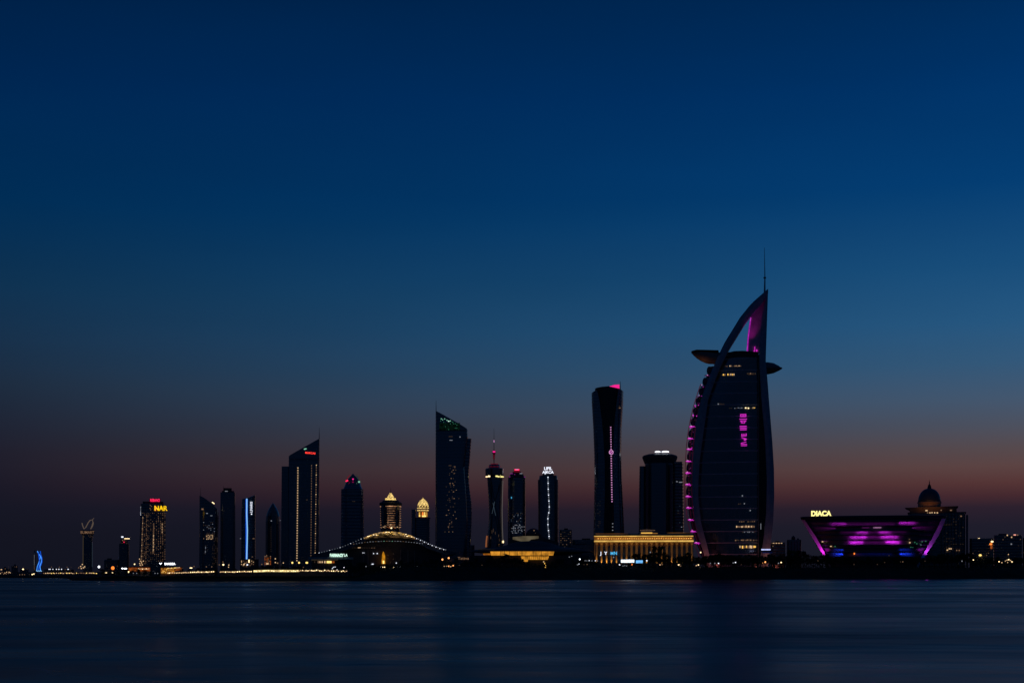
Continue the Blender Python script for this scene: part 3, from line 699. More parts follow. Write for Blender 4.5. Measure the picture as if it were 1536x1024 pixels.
for i in range(26):   # dotted lower arc
    px = 531 + i * 4.1; q = (px - 584) / 54
    dot(s, t, px, 811.2 + 4.6 * q * q + R.uniform(-.2, .2), R.uniform(1, 2.2), .7, R.choice(['white_dim', 'warm_dim', 'white_dim', 'green_hot' if 570 < px < 590 else 'white_dim']), 'string_light', y=-7)
for i in range(18):
    px = 479.5 + i * 3.9; dot(s, t, px, arcy(px) + .2, .9, .9, 'white_dim' if i % 4 else 'white', 'string_light', y=-6)
for i in range(17):
    px = 622 + i * 2.9; dot(s, t, px, arcy(px) + .4 + (i % 2) * .6, 1.3, 1.1, 'white' if i % 2 else 'white_dim', 'string_light', y=-6)
for i in range(15):
    px = 626 + i * 3.0; dot(s, t, px, arcy(px) + 2.6, .8, .8, 'warm_faint', 'string_light', y=-6)
for i in range(10): dot(s, t, 529 + i * 3.6, 821.3, 1.6, .6, R.choice(['warm_dim', 'warm_faint', 'warm_faint']), 'string_light', y=-2)
dot(s, t, 539, 821, 4, 1, 'warm', 'string_light', y=-2)
MB().prism([(s.X(572.3), s.Z(845)), (s.X(578), s.Z(845)), (s.X(577.6), s.Z(833)), (s.X(576), s.Z(828)), (s.X(575), s.Z(826.5)), (s.X(574), s.Z(828)), (s.X(573), s.Z(833))], -1, 5.8).build('entrance_glass', em('entr', (245, 160, 35), .45, .5, .3), t)
dot(s, t, 575.3, 842.5, 2.4, 4.5, 'gold_hot', 'entrance_light', y=-2)
for px, py, w in ((560.3, 829.5, 1.2), (565.8, 829.5, 1.5), (559, 845.5, 3), (582, 832, .8), (582, 837, .8), (590, 830, .8), (590, 838, .8), (594.5, 843.8, 1.3), (545, 828.5, 2.4), (586, 843, .8)):
    dot(s, t, px, py, w, 1.3, 'white' if w > 1 else 'warm_faint', 'wall_light', y=5.6)
for px in (545, 552, 601, 612, 622): pbox(s, t, 'pilaster', px - .6, px + .6, 824, None, 4.6, 6.1, CONC)
# pavilion left of it
s = Site(497, 1380)
t = thing(s, 'canopy_pavilion', 'flat canopied pavilion with a mint white sign, left of the arched hall', 'building')
pbox(s, t, 'canopy', 463, 530, 835.2, 838.5, -2, 22, solid('canopy_concrete', (.35, .35, .36), .8))
pbox(s, t, 'wall', 468, 534, 838.5, None, 3, 20, CONC_D)
text('FARMACY', 4.1, EM['mint'], t, 'sign', (s.X(505), -2.5, s.Z(834.4)), sx=.72, bold=.17)
pbox(s, t, 'sign_panel', 496.8, 513.8, 830.8, 834.9, -2.2, -1.9, em('mint_panel', (190, 235, 215), .55)); text('LA', 3.6, EM['mint'], t, 'sign', (s.X(518.5), -2.5, s.Z(834.0)), sx=.8, bold=.12)
dot(s, t, 487, 839.2, 40, .7, 'pale_warm', 'soffit_light', y=1)
for px, w, k in ((472, 1, 'warm_faint'), (477.5, 1.8, 'warm_dim'), (480, 1.6, 'warm'), (483.2, 1.6, 'warm'), (487, 2.4, 'warm'), (492, 4, 'gold_hot'), (495.8, 3.2, 'gold_hot'), (500, 3.5, 'orange_dim')): dot(s, t, px, 842.4, w, 3.2 if w > 1.7 else 2.5, k, 'lit_window', y=2.4)
for px in (466, 476, 486, 498, 510, 521, 529): pbox(s, t, 'column', px - .3, px + .3, 838.5, None, -1, -.3, CONC)

# --- waisted tower with pink dotted line
s = Site(912, 1750)
t = thing(s, 'waisted_tower', 'tall waisted dark tower with a pink dotted vertical line and a pink roof light', 'tower')
prof = [(583, 887, 935.5), (600, 887.2, 935.2), (640, 889.5, 932.8), (680, 891, 932.3), (715, 891.3, 933), (750, 890.8, 935), (790, 890, 936.6), (870, 889.2, 938.5)]
tower(s, t, prof, 38, 4, (G_TEAL, SP_DARK), cut=[(886, 588.5), (893, 585), (900, 584), (925, 582.5), (931, 583.5), (937, 587)], cnt=40)
c_prof = [(579, 892.2, 930.5), (600, 896.5, 927.5), (625, 900, 924.5), (650, 903, 922.5), (690, 905.5, 921), (740, 906, 921.5), (790, 904, 923), (870, 902, 925)]
tower(s, t, c_prof, 34, 5, (G_DEEP, G_DEEP), cut=[(892, 583), (893, 581.5), (905, 579.6), (915, 579), (931, 578)], name='core_bay', y0=-1.6, cnt=32, ledge=.15)
MB().prism([(s.X(914), s.Z(579.5)), (s.X(929.2), s.Z(583)), (s.X(929), s.Z(577)), (s.X(922), s.Z(577.3))], -2.2, -1.7).build('roof_light', EM['pink'], t)
stroke(s, [(930.5, 584, 10), (930.5, 570.5, 10)], .6, 10, .25).build('mast', STEEL, t)
for i in range(32):
    y = 641 + i * 3.58
    if 674 < y < 682: continue
    dot(s, t, 916.1 + i * .06, y, 1.9 if i > 9 else 1.6, 1.35, 'lilac', y=-2.3)
MB().tube([(s.X(916.8) + 2.4 * math.cos(a), -2.6, s.Z(678.3) + 2.6 * math.sin(a)) for a in [math.pi * 2 * k / 12 for k in range(13)]], .5, 5).build('emblem', EM['lilac'], t)
MB().tube([(s.X(915), -2.6, s.Z(680)), (s.X(918.6), -2.6, s.Z(676.7))], .4, 5).build('emblem', EM['lilac'], t)
MB().tube([(s.X(915.2), -2.6, s.Z(676.5)), (s.X(917.8), -2.6, s.Z(679.5))], .35, 5).build('emblem', EM['magenta'], t)
for py in (785, 789.8, 794.8): dot(s, t, 919, py, 1.6, 1.3, 'white_dim', y=-2.3)
dot(s, t, 929.8, 611.7, 2, 1.2, 'warm_dim'); dot(s, t, 929.2, 609, 1, .8, 'warm_faint')
windows(s, t, 895, 901, 750, 792, 3, 14, .3, ['warm_faint'], .8, .6)

# --- flared top round tower
s = Site(990, 1780)
t = thing(s, 'flared_tower', 'broad round tower with a flared disc top and white roof lights behind the golden palace', 'tower')
tower(s, t, [(694, 967, 1012.5), (870, 966.5, 1013)], 44, 3.2, (G_BLACK, SP_DARK), cnt=40)
tower(s, t, [(698, 958.8, 968), (740, 958, 968), (870, 957.2, 968)], 34, 5, (G_GREY, SP_DARK), name='side_wing', y0=6, cnt=20)
tower(s, t, [(691.5, 1009, 1025), (870, 1009, 1027.5)], 34, 5, (G_GREY, SP_GREY), name='side_wing', y0=8, cnt=20)
MB().lathe([(r * s.mx, s.Z(q)) for r, q in ((22.5, 697), (23, 694), (24.6, 690), (26.5, 685.5), (26.8, 682.6), (25, 680.8), (18, 678.8), (8, 677.6), (1, 677.5))], s.X(989.8), 22, n=40, sy=.85).build('flared_top', solid('flare', (.07, .08, .10), .6), t)
for x0 in (970.2, 1006.3): stroke(s, [(x0, 697, -.5), (x0, 860, -.5)], 1.5, -.5).build('pier', solid('pier_conc', (.13, .13, .15), .7), t)
for px, w in ((986.5, 8), (998, 10.5)):
    dot(s, t, px, 676.4, w, 1.1, 'white_hot', 'roof_light', y=10, d=2); dot(s, t, px, 675.3, w * .55, 1.0, 'white', 'roof_light', y=11)
for px, py, w in ((1015.5, 721.5, 2.4), (1021, 722.5, 5), (1022.5, 789.8, 1.6)): dot(s, t, px, py, w, 1.0, 'white_dim', 'lit_window', y=7)
windows(s, t, 1016, 1026, 735, 792, 4, 16, .18, ['cool_line', 'warm_faint'], 1.4, .7, 7.6)

# --- golden palace
s = Site(965, 1600)
t = thing(s, 'palace', 'long golden floodlit palace front with cornices and a row of columns', 'building')
pbox(s, t, 'wall', 891, 1040, 800, None, 6, 40, STONE)
pbox(s, t, 'cornice', 890.5, 1040.5, 802.5, 804.5, 2.5, 6, STONE)
pbox(s, t, 'cornice', 890.5, 1040.5, 809.8, 812.3, 1.5, 6, STONE)
pbox(s, t, 'attic_storey', 897, 945, 799.2, 800, 7, 30, STONE)
pbox(s, t, 'attic_storey', 1001, 1035, 798, 800, 7, 30, STONE)
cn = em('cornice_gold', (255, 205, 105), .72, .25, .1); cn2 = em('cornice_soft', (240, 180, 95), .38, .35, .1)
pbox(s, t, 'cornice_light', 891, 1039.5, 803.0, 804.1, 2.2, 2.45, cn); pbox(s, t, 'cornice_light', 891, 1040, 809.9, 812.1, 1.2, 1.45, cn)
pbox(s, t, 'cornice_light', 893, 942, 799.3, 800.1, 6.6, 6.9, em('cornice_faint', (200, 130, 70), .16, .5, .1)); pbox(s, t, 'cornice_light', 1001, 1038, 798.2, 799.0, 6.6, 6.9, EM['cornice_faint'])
# crown pavilion
MB().lathe([(r * s.mx, s.Z(q)) for r, q in ((14, 800.5), (14, 798.2), (11, 796), (8, 794.5), (6, 793.2), (1, 792.7))], s.X(971), 16, n=24, sy=.6).build('crown_pavilion', STONE, t)
for i in range(11): dot(s, t, 961 + i * 2.1, 794 + .12 * abs(i - 5), 1.2, .8, 'warm_dim', 'crown_light', y=9)
for i in range(9): dot(s, t, 962 + i * 1.9, 796.4, 1.1, .8, 'warm_faint', 'crown_light', y=8)
dot(s, t, 970, 798.6, 17, 1.2, 'gold', 'crown_light', y=5.5); dot(s, t, 982, 799.2, 9, .8, 'gold_dim', 'crown_light', y=6)
# dark windows between cornices and between columns
for i in range(42):
    px = 896 + i * 3.4; pbox(s, t, 'window', px, px + 1.8, 805.3, 809, 5.7, 5.95, G_BLACK)
NC = 20
for i in range(NC):
    px = 894.5 + i * (1038 - 894.5) / (NC - 1)
    MB().lathe([(1.15, 0), (1.05, s.Z(816)), (1.5, s.Z(814)), (1.7, s.Z(812.5))], s.X(px), 3.4, n=12).build('column', STONE, t)
    MB().box(s.X(px) - 1.7, s.X(px) + 1.7, 1.8, 5, 0, 1.2).build('column_base', STONE, t)
    if i < NC - 1:
        p2 = px + (1038 - 894.5) / (NC - 1) / 2
        MB().prism([(s.X(p2 - 1.9), 0), (s.X(p2 + 1.9), 0), (s.X(p2 + 1.9), s.Z(821)), (s.X(p2 + 1.1), s.Z(818.6)), (s.X(p2), s.Z(817.8)), (s.X(p2 - 1.1), s.Z(818.6)), (s.X(p2 - 1.9), s.Z(821))], 5.2, 5.9).build('arched_window', G_BLACK, t)
for i in range(NC):
    px = 894.5 + i * (1038 - 894.5) / (NC - 1)
    e = R.uniform(.5, 1.4) * 9500 * (1.2 if px > 1020 else 1)
    lamp('SPOT', s, t, px, 848, .6, e, (255, 182, 84), 'floodlight', (math.pi - .16, 0, 0), .3, angle=.75, blend=.7)
lamp('AREA', s, t, 965, 806.8, -1.0, 2600, (255, 175, 75), 'floodlight', (math.pi / 2, 0, 0), 110, 1.0)

# --- sail tower
s = Site(1100, 1690)
t = thing(s, 'sail_tower', 'huge sail shaped hotel tower with a curved arch, mast and magenta lit balconies', 'tower')
ARCO = [(436.3, 1151.8), (457.9, 1126.6), (477.8, 1110.1), (496.6, 1098.4), (515.3, 1086.7), (529.4, 1079.7), (550.5, 1070.3), (573.9, 1060.9), (600, 1051), (625, 1046.5), (650, 1042.8), (690, 1039.2), (720, 1038.3), (745, 1038.8), (784, 1042.5), (818, 1052), (829, 1055.5), (866, 1066)]
ARCI = [(443, 1151.8), (457.9, 1143), (475.5, 1126.6), (487.2, 1117.2), (505.9, 1105.5), (524.7, 1093.7), (531.7, 1090.2), (552.8, 1079.7), (576.2, 1070.3), (600, 1062), (625, 1058.5), (650, 1055), (690, 1049.5), (720, 1047.6), (745, 1047.2), (784, 1051.7), (818, 1060.8), (829, 1063.5), (866, 1073)]
RO = [(436.3, 1151.9), (480, 1150.4), (543, 1148.3), (575, 1151.2), (600, 1153), (666, 1158.3), (705, 1160.6), (745, 1161), (784, 1159.2), (818, 1155.5), (829, 1153.8), (866, 1149)]
RI = [(436.3, 1151.2), (450, 1148), (480, 1142), (527, 1138.5), (560, 1139.5), (600, 1142), (660, 1147.5), (720, 1150), (770, 1149), (810, 1145), (826, 1142), (866, 1135)]
def rows(a, b_): return [a + (b_ - a) * i / max(1, round((b_ - a) / 6)) for i in range(max(1, round((b_ - a) / 6)) + 1)]
def ribbon(A, B, y0, y1, ya, yb, curve=0, name='arch', mat=WHITE_M):
    """a solid strut between two outlines, front and back faces following the outlines"""
    rs = []
    for py in rows(y0, y1):
        a = s.X(interp(A, py)[0]); b_ = s.X(interp(B, py)[0]); z = s.Z(py); c = (a + b_) / 2
        rs.append([(a, ya + .8, z), (c, ya - .3, z), (b_, ya + .5, z), (b_, yb, z), (a, yb, z)])
    mb = MB(); mb.rings(rs[::-1]); return mb.build(name, mat, t)
STR = solid('strut_white', (.24, .36, .42), .5)
ribbon(ARCO, ARCI, 437, 866, -9, 3, name='arch', mat=STR)
ribbon(RI, RO, 437, 866, -6, 6, name='mast_leg', mat=STR)
# main glass front: gently bowed, floor lines between recessed glazing
mb = MB(); rs = []; mis = []
GS = glass('sail_glass', (.016, .034, .055), cw=2.2, ch=4.4, spec=.5)
def sring(py, off):
    a = s.X(interp(ARCI, py)[0] - 3); b_ = s.X(1137.4); z = s.Z(py); out = []
    for i in range(13):
        q = i / 12; out.append((a + (b_ - a) * q, -3.6 * (1 - (2 * q - 1) ** 2) - off, z))
    dep = interp([(528, 18), (600, 28), (720, 42), (866, 50)], py)[0]
    out += [(b_, dep, z), (a, dep, z)]; return out
py = 866.0; st = 17.2 / 3
k = 0
while py > 534:
    big = (k % 3 == 0); w = 1.3 if big else .7; o_ = .55 if big else .15
    rs += [sring(py, o_), sring(py - w, o_), sring(py - w, 0), sring(py - st + .01, 0)]
    mis += [1 if big else 2, 1, 0, 1]; py -= st; k += 1
rs.append(sring(529, 0)); mis.append(1)
mb.rings(rs, mis[:len(rs) - 1]); mb.build('glass_front', [GS, solid('sail_spandrel', (.34, .42, .48), .5), SP_DARK], t)
# roof hump over the glass
MB().prism([(s.X(1088), s.Z(531)), (s.X(1137.4), s.Z(531)), (s.X(1137.4), s.Z(529.2)), (s.X(1128), s.Z(527.8)), (s.X(1113), s.Z(526.6)), (s.X(1101), s.Z(526.8)), (s.X(1096), s.Z(528)), (s.X(1089), s.Z(528.4))], -2, 16).build('roof', G_DEEP, t)
MB().prism([(s.X(1091), s.Z(536)), (s.X(1136.5), s.Z(536)), (s.X(1136.5), s.Z(529)), (s.X(1094), s.Z(529))], -5.2, -4.2).build('crown_band', G_DEEP, t)
# recess between glass and mast leg
rs = []
for py in rows(531, 866):
    a = s.X(1137.4); b_ = s.X(interp(RI, py)[0] + 3); z = s.Z(py); rs.append([(a, 8, z), (max(b_, a + .5), 8, z), (max(b_, a + .5), 34, z), (a, 34, z)])
MB().rings(rs[::-1]).build('recess', G_DEEP, t)
pbox(s, t, 'edge_fin', 1136.6, 1138, 529.5, None, -2.4, 6, SP_MID)
# purple lit fin above the roof
rs = []
for py in rows(441, 530):
    a = max(interp(ARCI, py)[0] - 2 if py < 474 else 1126.6 - (py - 474) * .118, 0); b_ = interp(RI, py)[0] + 1.5
    a = min(a, b_ - .3); z = s.Z(py); rs.append([(s.X(a), 1, z), (s.X(b_), 1, z), (s.X(b_), 4, z), (s.X(a), 4, z)])
MB().rings(rs[::-1]).build('fin', solid('fin_white', (.55, .5, .55), .6), t)
stroke(s, [(1126.2, 477, .2), (1124.3, 492, .2), (1122.2, 508, .2), (1120.6, 528, .2)], .5, .2).build('edge_light', em('mag_line', (235, 60, 235), .62, .5, .3), t)
stroke(s, [(1125.5, 482, .6), (1122.2, 506, .6), (1121.2, 527, .6)], .95, .6).build('edge_light', em('mag_soft', (160, 20, 170), .45), t)
for px, py, w, h in ((1132, 524, .8, 7), (1135, 527, 1.6, 4), (1131, 528, 1.2, 2.5)): dot(s, t, px, py, w, h, 'magenta', 'floodlight_head', y=.3)
lamp('SPOT', s, t, 1127, 527, -7.5, 24000, (180, 20, 150), 'floodlight', (math.pi - .12, 0, 0), .5, angle=.9, blend=.9)
# mast
stroke(s, [(1146.8, 440, 0), (1147.2, 418, 0)], 1.1, 0, .7).build('mast', STR, t)
stroke(s, [(1147.2, 418, 0), (1146.4, 373, 0)], .6, 0, .2).build('mast', STR, t)
MB().lathe([(1.2, s.Z(419)), (1.9, s.Z(418)), (1.2, s.Z(417))], s.X(1147), 0, n=10).build('mast_collar', STEEL, t)
# side wing behind the balconies
EXO = [(548, 1064), (555, 1060), (566, 1056), (580, 1050.5), (592, 1046.5), (606, 1042), (625, 1037.2), (645, 1033.5), (665, 1031), (690, 1029.2), (715, 1028.2), (735, 1028.2), (760, 1029.5), (780, 1032.5), (800, 1037), (815, 1042.5), (828, 1048), (866, 1060)]
rs = []
for py in rows(548, 866):
    a = s.X(interp(EXO, py)[0] + 2.2); b_ = s.X(interp(ARCO, py)[0] + 3); z = s.Z(py); b_ = max(a + 1, b_); rs.append([(a, 4, z), (b_, 0, z), (b_, 40, z), (a, 36, z)])
MB().rings(rs[::-1]).build('side_wing', G_BLACK, t)
for off, kk in ((-1.3, 'exo_tube'), (4.5, 'exo_tube'), (9, 'exo_tube')):
    pts = []
    for py in rows(640 if off != -1.3 else 575, 840):
        a = interp(EXO, py)[0]; c = interp(ARCO, py)[0]; px = min(a + off, c + 1); pts.append((s.X(px), -1.5, s.Z(py)))
    mt = em('exo_pink%d' % int(off + 2), (170, 60, 120), .10 if off < 0 else .05, .5, .05)
    MB().tube(pts, .45, 6).build(kk, mt, t)
NODE = [562, 578.7, 593.7, 608.4, 623.4, 639, 657, 673, 691, 708.5, 726, 744, 761, 779, 796.5, 813.7]
DK = solid('balcony_shell', (.05, .07, .10), .5)
rr = random.Random(11)
for i, py in enumerate(NODE):
    e = interp(EXO, py)[0]; c = interp(ARCO, py)[0]
    if i < 12:   # bulging balcony shells between nodes
        y2 = py - 8.5; e2 = interp(EXO, y2)[0]
        rad = 4.2 if i < 7 else 3.0
        MB().lathe([(r * s.mx, s.Z(y2 + q)) for r, q in ((rad * .55, 6), (rad * .95, 3.5), (rad, .5), (rad * .85, -3), (rad * .4, -5.5))], s.X(e2 + 3.1), 5, n=14, sy=1.3).build('balcony', DK, t)
    MB().box(s.X(e - .5), s.X(min(c + 1, e + 10)), -3, 4, s.Z(py + .5), s.Z(py - .2)).build('deck', DK, t)
    key = 'magenta_dim' if i < 3 else 'magenta'
    w = 6 if i < 5 else 10
    if i >= 5:
        dot(s, t, e + 3.2, py, 7.5, 1.3, 'magenta', 'deck_light', y=-3.6); dot(s, t, e + 2.2, py - .9, 2.6, 1, 'lilac', 'deck_light', y=-3.8); dot(s, t, e + 5, py + .7, 8, .7, 'magenta_dim', 'deck_light', y=-3.4)
        dot(s, t, e + 3, py + 1.5, 3, 1, 'magenta_dim', 'deck_light', y=-3.5)
    for q in range(5 if i < 5 else 2):
        dot(s, t, e + rr.uniform(.5, 7.5), py + rr.uniform(-2.2, 2.2), rr.uniform(.7, 1.5), rr.uniform(.7, 1.5), 'lilac' if i < 3 and q < 1 else ('magenta' if i > 2 else 'magenta_dim'), 'deck_light', y=-3.8)
    if 2 < i < 12:
        for q in range(4): dot(s, t, e + rr.uniform(2, 8), py - rr.uniform(4, 14), .7, .8, rr.choice(['magenta_dim', 'warm_faint', 'warm_faint']), 'deck_light', y=-1.6)
lamp('AREA', s, t, 1060, 850, -24, 2200, (255, 120, 110), 'floodlight', (math.pi - .5, 0, 0), 18, 4)
lamp('AREA', s, t, 1156, 850, -20, 2200, (255, 130, 110), 'floodlight', (math.pi - .4, 0, 0), 14, 4)
# helipad and sky lounge
rs = []
for k, (q, top, bot) in enumerate([(1037.3, 527.6, 528.4), (1040, 526.2, 531.6), (1045, 525.4, 536.2), (1051, 525.2, 540.3), (1057, 525.4, 543.2), (1063, 526, 545), (1069, 526.8, 545.2), (1076, 527.6, 547), (1084, 528, 546)]):
    wd = interp([(1037, 1), (1042, 6), (1050, 10), (1060, 11), (1078, 9)], q)[0]
    zt, zb = s.Z(top), s.Z(bot); zm = (zt + zb) / 2
    rs.append([(s.X(q), -wd, zt - .2 * (zt - zb)), (s.X(q), 0, zt), (s.X(q), wd, zt - .2 * (zt - zb)), (s.X(q), wd * .6, zb + .15 * (zt - zb)), (s.X(q), 0, zb), (s.X(q), -wd * .6, zb + .15 * (zt - zb))])
HP = MB().rings(rs).build('helipad', solid('helipad_shell', (.24, .18, .15), .6), t, True)
MB().prism([(s.X(1036.8), s.Z(527.6)), (s.X(1045), s.Z(525.7)), (s.X(1078), s.Z(527.4)), (s.X(1078), s.Z(526.4)), (s.X(1045), s.Z(524.8)), (s.X(1038), s.Z(526.5))], -10, 8).build('helipad_deck', ROOF_D, t)
lamp('AREA', s, t, 1050, 556, -8, 170, (255, 170, 120), 'floodlight', (math.pi, 0, 0), 8, 4)
MB().lathe([(r * s.mx, s.Z(q)) for r, q in ((4, 560.2), (12, 558.6), (20, 555), (24.4, 552.4), (20, 548.2), (12, 543.8), (4, 542.2))], s.X(1149), 12, n=40, sy=.55).build('sky_lounge', solid('lounge_shell', (.10, .11, .13), .45), t, True)
MB().lathe([(r * s.mx, s.Z(q)) for r, q in ((20.5, 552.2), (24.7, 551.6), (24.7, 550.8), (20.5, 550.2))], s.X(1149), 12, n=40, sy=.56).build('lounge_rim', SP_DARK, t, True)
# lit windows and letters on the front
def wrow(x0, x1, py, n, keys, w=1.3, h=1.3, y=-4.4):
    for i in range(n):
        if R.random() < .88: dot(s, t, x0 + (x1 - x0) * (i + .5) / n, py + R.uniform(-.3, .3), w * R.uniform(.6, 1.25), h * R.uniform(.7, 1.1), R.choice(keys), 'lit_window', y=y)
wrow(1087, 1112, 549.6, 11, ['warm_dim', 'warm', 'warm_faint']); wrow(1084, 1102, 562.2, 8, ['warm', 'gold', 'warm_dim'], 1.6, 2.2); wrow(1120, 1134, 561.5, 6, ['warm_faint', 'warm_dim'], 1.2, 2.4)
wrow(1076, 1087, 606, 4, ['white_dim', 'warm_faint']); wrow(1099, 1100.5, 583, 1, ['white_dim']); wrow(1093, 1114, 612.4, 8, ['warm_faint', 'white_dim'], 1.4, 1); wrow(1115, 1133, 612.6, 8, ['warm_hot', 'gold', 'warm'], 1.5, 1.6)
wrow(1104, 1118, 755.5, 5, ['warm_faint', 'white_dim']); dot(s, t, 1113.5, 743.5, 1.5, 1.6, 'white_dim', 'lit_window', y=-4.3); dot(s, t, 1125.3, 765.5, 1.5, 1.6, 'white_dim', 'lit_window', y=-3.6)
wrow(1108, 1133, 782, 8, ['warm_faint', 'warm_dim']); wrow(1104, 1132, 789.6, 14, ['warm_dim', 'warm', 'warm_dim'], 1.6, 2.8); wrow(1113, 1133, 798, 8, ['warm_faint', 'white_dim'])
wrow(1100, 1136, 809.8, 16, ['warm_dim', 'warm_faint'], 1.6, 2); wrow(1109, 1134, 819.8, 13, ['gold', 'warm', 'warm_dim'], 1.6, 4); dot(s, t, 1141.3, 789, .7, 9, 'white_dim', 'lit_window', y=6)
def mk(x0, x1, y0, y1, key='magenta', tilt=0): dot(s, t, (x0 + x1) / 2, (y0 + y1) / 2, x1 - x0, y1 - y0, key, 'sign_character', y=-4.8, tilt=tilt)
for a in ((1110.4, 1119.3, 621.6, 622.6), (1110.4, 1119.3, 624.9, 625.9), (1110.4, 1111.6, 622.6, 624.9), (1118.1, 1119.3, 622.6, 624.9), (1113, 1117, 623.4, 624.2),
          (1109.2, 1120.4, 628.6, 629.6), (1110.6, 1118.6, 631.2, 632.3), (1111.5, 1117.6, 634.5, 635.3), (1109.6, 1119.9, 639.3, 640.6), (1110, 1119.9, 642.2, 643.2), (1110, 1119.9, 644.4, 645.5),
          (1111.8, 1119.8, 653.6, 654.6), (1112.2, 1113.6, 651, 653.6), (1115.2, 1116.6, 651, 653.6), (1118.4, 1119.8, 650.6, 653.6), (1111.5, 1120.4, 666.2, 667.1), (1111.5, 1120.4, 668.3, 669.2)): mk(*a)
mk(1109.8, 1114.5, 632.6, 633.6, tilt=.7); mk(1115, 1120, 632.4, 633.4, tilt=-.7); mk(1112, 1120, 657.2, 658.1, tilt=.3); mk(1115.5, 1119.5, 658.8, 660.2); mk(1111, 1119.6, 663.8, 664.7, tilt=-.25); mk(1116, 1118.5, 660.3, 661.2)

# --- small things right of the sail
s = Site(1149, 1640)
t = thing(s, 'entrance_canopy', 'small canopy with a blue white glow at the right foot of the sail tower', 'canopy')
pbox(s, t, 'roof', 1141, 1158, 824.8, 827, -2, 10, CONC_D); pbox(s, t, 'light_panel', 1142, 1156, 822.8, 824.8, -1.5, -1, em('ice_lilac', (190, 200, 255), 1.1, .3, .3))
for px in (1143, 1156): pbox(s, t, 'column', px, px + .8, 827, None, 0, 1, CONC)
pbox(s, t, 'glow_panel', 1144, 1158, 825.5, 829, 3, 3.4, em('bl_glow', (40, 60, 160), .12, .6, .3))
s, t = lowrise(1167, 1720, 1156, 1178, 813, 25, 'low block with a warm lit roof terrace right of the sail tower', p=.02)
for i in range(8): dot(s, t, 1158.5 + i * 2, 814.2, 1.6, 1, 'warm' if i % 2 else 'warm_dim', y=-.6)
dot(s, t, 1159.5, 818.5, 1.2, 1, 'warm_dim')
s = Site(1191, 1800)
t = thing(s, 'terraced_building', 'dark stepped block with two small turret tops between the sail tower and the purple bowl', 'building')
tower(s, t, [(809, 1180, 1202), (880, 1180, 1202)], 24, 14, (G_BLACK, SP_DARK), fl=3.6, name='wall', cnt=16)
for px, w, yt in ((1190, 3, 803.5), (1197, 2.2, 807)):
    MB().lathe([(w * s.mx, s.Z(809.5)), (w * s.mx, s.Z(yt + 2)), (w * s.mx * .7, s.Z(yt + .8)), (.3, s.Z(yt - 1))], s.X(px), 10, n=12).build('turret', ROOF_D, t)
for px in (1183, 1187, 1192, 1196, 1200): stroke(s, [(px, 811, -.3), (px, 840, -.3)], .35, -.3).build('pilaster', SP_GREY, t)

# --- purple bowl building
s = Site(1310, 1690)
t = thing(s, 'bowl_building', 'inverted bowl shaped hall glowing purple and blue between its louvres', 'building')
BP = [(771.3, 1196.5, 1421), (775, 1197.5, 1420.5), (834, 1232, 1388), (866, 1241, 1379)]
mb = MB(); rs = []; mis = []
lv = [834, 827.5, 821, 816.5, 809, 801.5, 795, 788, 781]
def bring(py, off):
    xl, xr = interp(BP, py); return [(x, y, s.Z(py)) for x, y in section(s.X(xl) + off, s.X(xr) - off, 34, 34 - off, 2.9, 72)]
rs = [bring(866, 0), bring(835.3, 0)]; mis = [1]
for i, py in enumerate(lv):
    nx_ = lv[i + 1] if i + 1 < len(lv) else 777
    rs += [bring(py + 1.2, 0), bring(py, 0), bring(py, 3.2), bring(nx_ + 1.2, 3.2)]; mis += [1, 1, 1, 0]
mis.append(1)
rs += [bring(777, 0), bring(773, 0), bring(772.5, 1.5)]; mis += [1, 1, 1]
BW = solid('bowl_wall', (.16, .14, .18), .5)
mb.rings(rs, mis[:len(rs) - 1]); mb.build('louvred_shell', [BW, solid('bowl_louvre', (.025, .03, .05), .5)], t)
def bowl_front(px, py):
    xl, xr = interp(BP, py); cx = (xl + xr) / 2; a = s.X(xr) - s.X(cx); x = s.X(px) - s.X(cx)
    return 34 - 34 * max(0, 1 - abs(x / a) ** 2.9) ** (1 / 2.9)
def glow(px, py, w, e, col, hgt=.35):
    y = bowl_front(px, py) + 1.0
    MB().box(s.X(px - w / 2), s.X(px + w / 2), y - .2, y, s.Z(py + .25), s.Z(py) - 0).build('light_fixture', STEEL, t)
    lamp('AREA', s, t, px, py - .4, y + .2, e * 2.8, col, 'louvre_light', (math.pi / 2 + .25, 0, 0), w * 1.4 * s.mx, hgt)
MG = (215, 45, 222); BLU = (30, 70, 255)
for px, py, w, e in ((1257, 785.4, 17, 120), (1361, 784.8, 17, 190), (1293, 798.6, 12, 160), (1327, 798.4, 12, 170), (1287, 805.8, 18, 330), (1334, 805.6, 18, 330), (1284, 813.6, 14, 360), (1339, 813.4, 14, 420), (1310, 806, 40, 90), (1310, 814, 50, 80), (1240, 792, 40, 40), (1300, 786, 60, 70), (1380, 792, 40, 50), (1310, 798, 70, 70)):
    glow(px, py, w, e, MG)
for px, py, w, e in ((1257, 824.5, 10, 60), (1256, 831, 11, 170), (1359, 831, 13, 190), (1358, 824.5, 12, 40), (1310, 831, 40, 25)): glow(px, py, w, e, BLU)
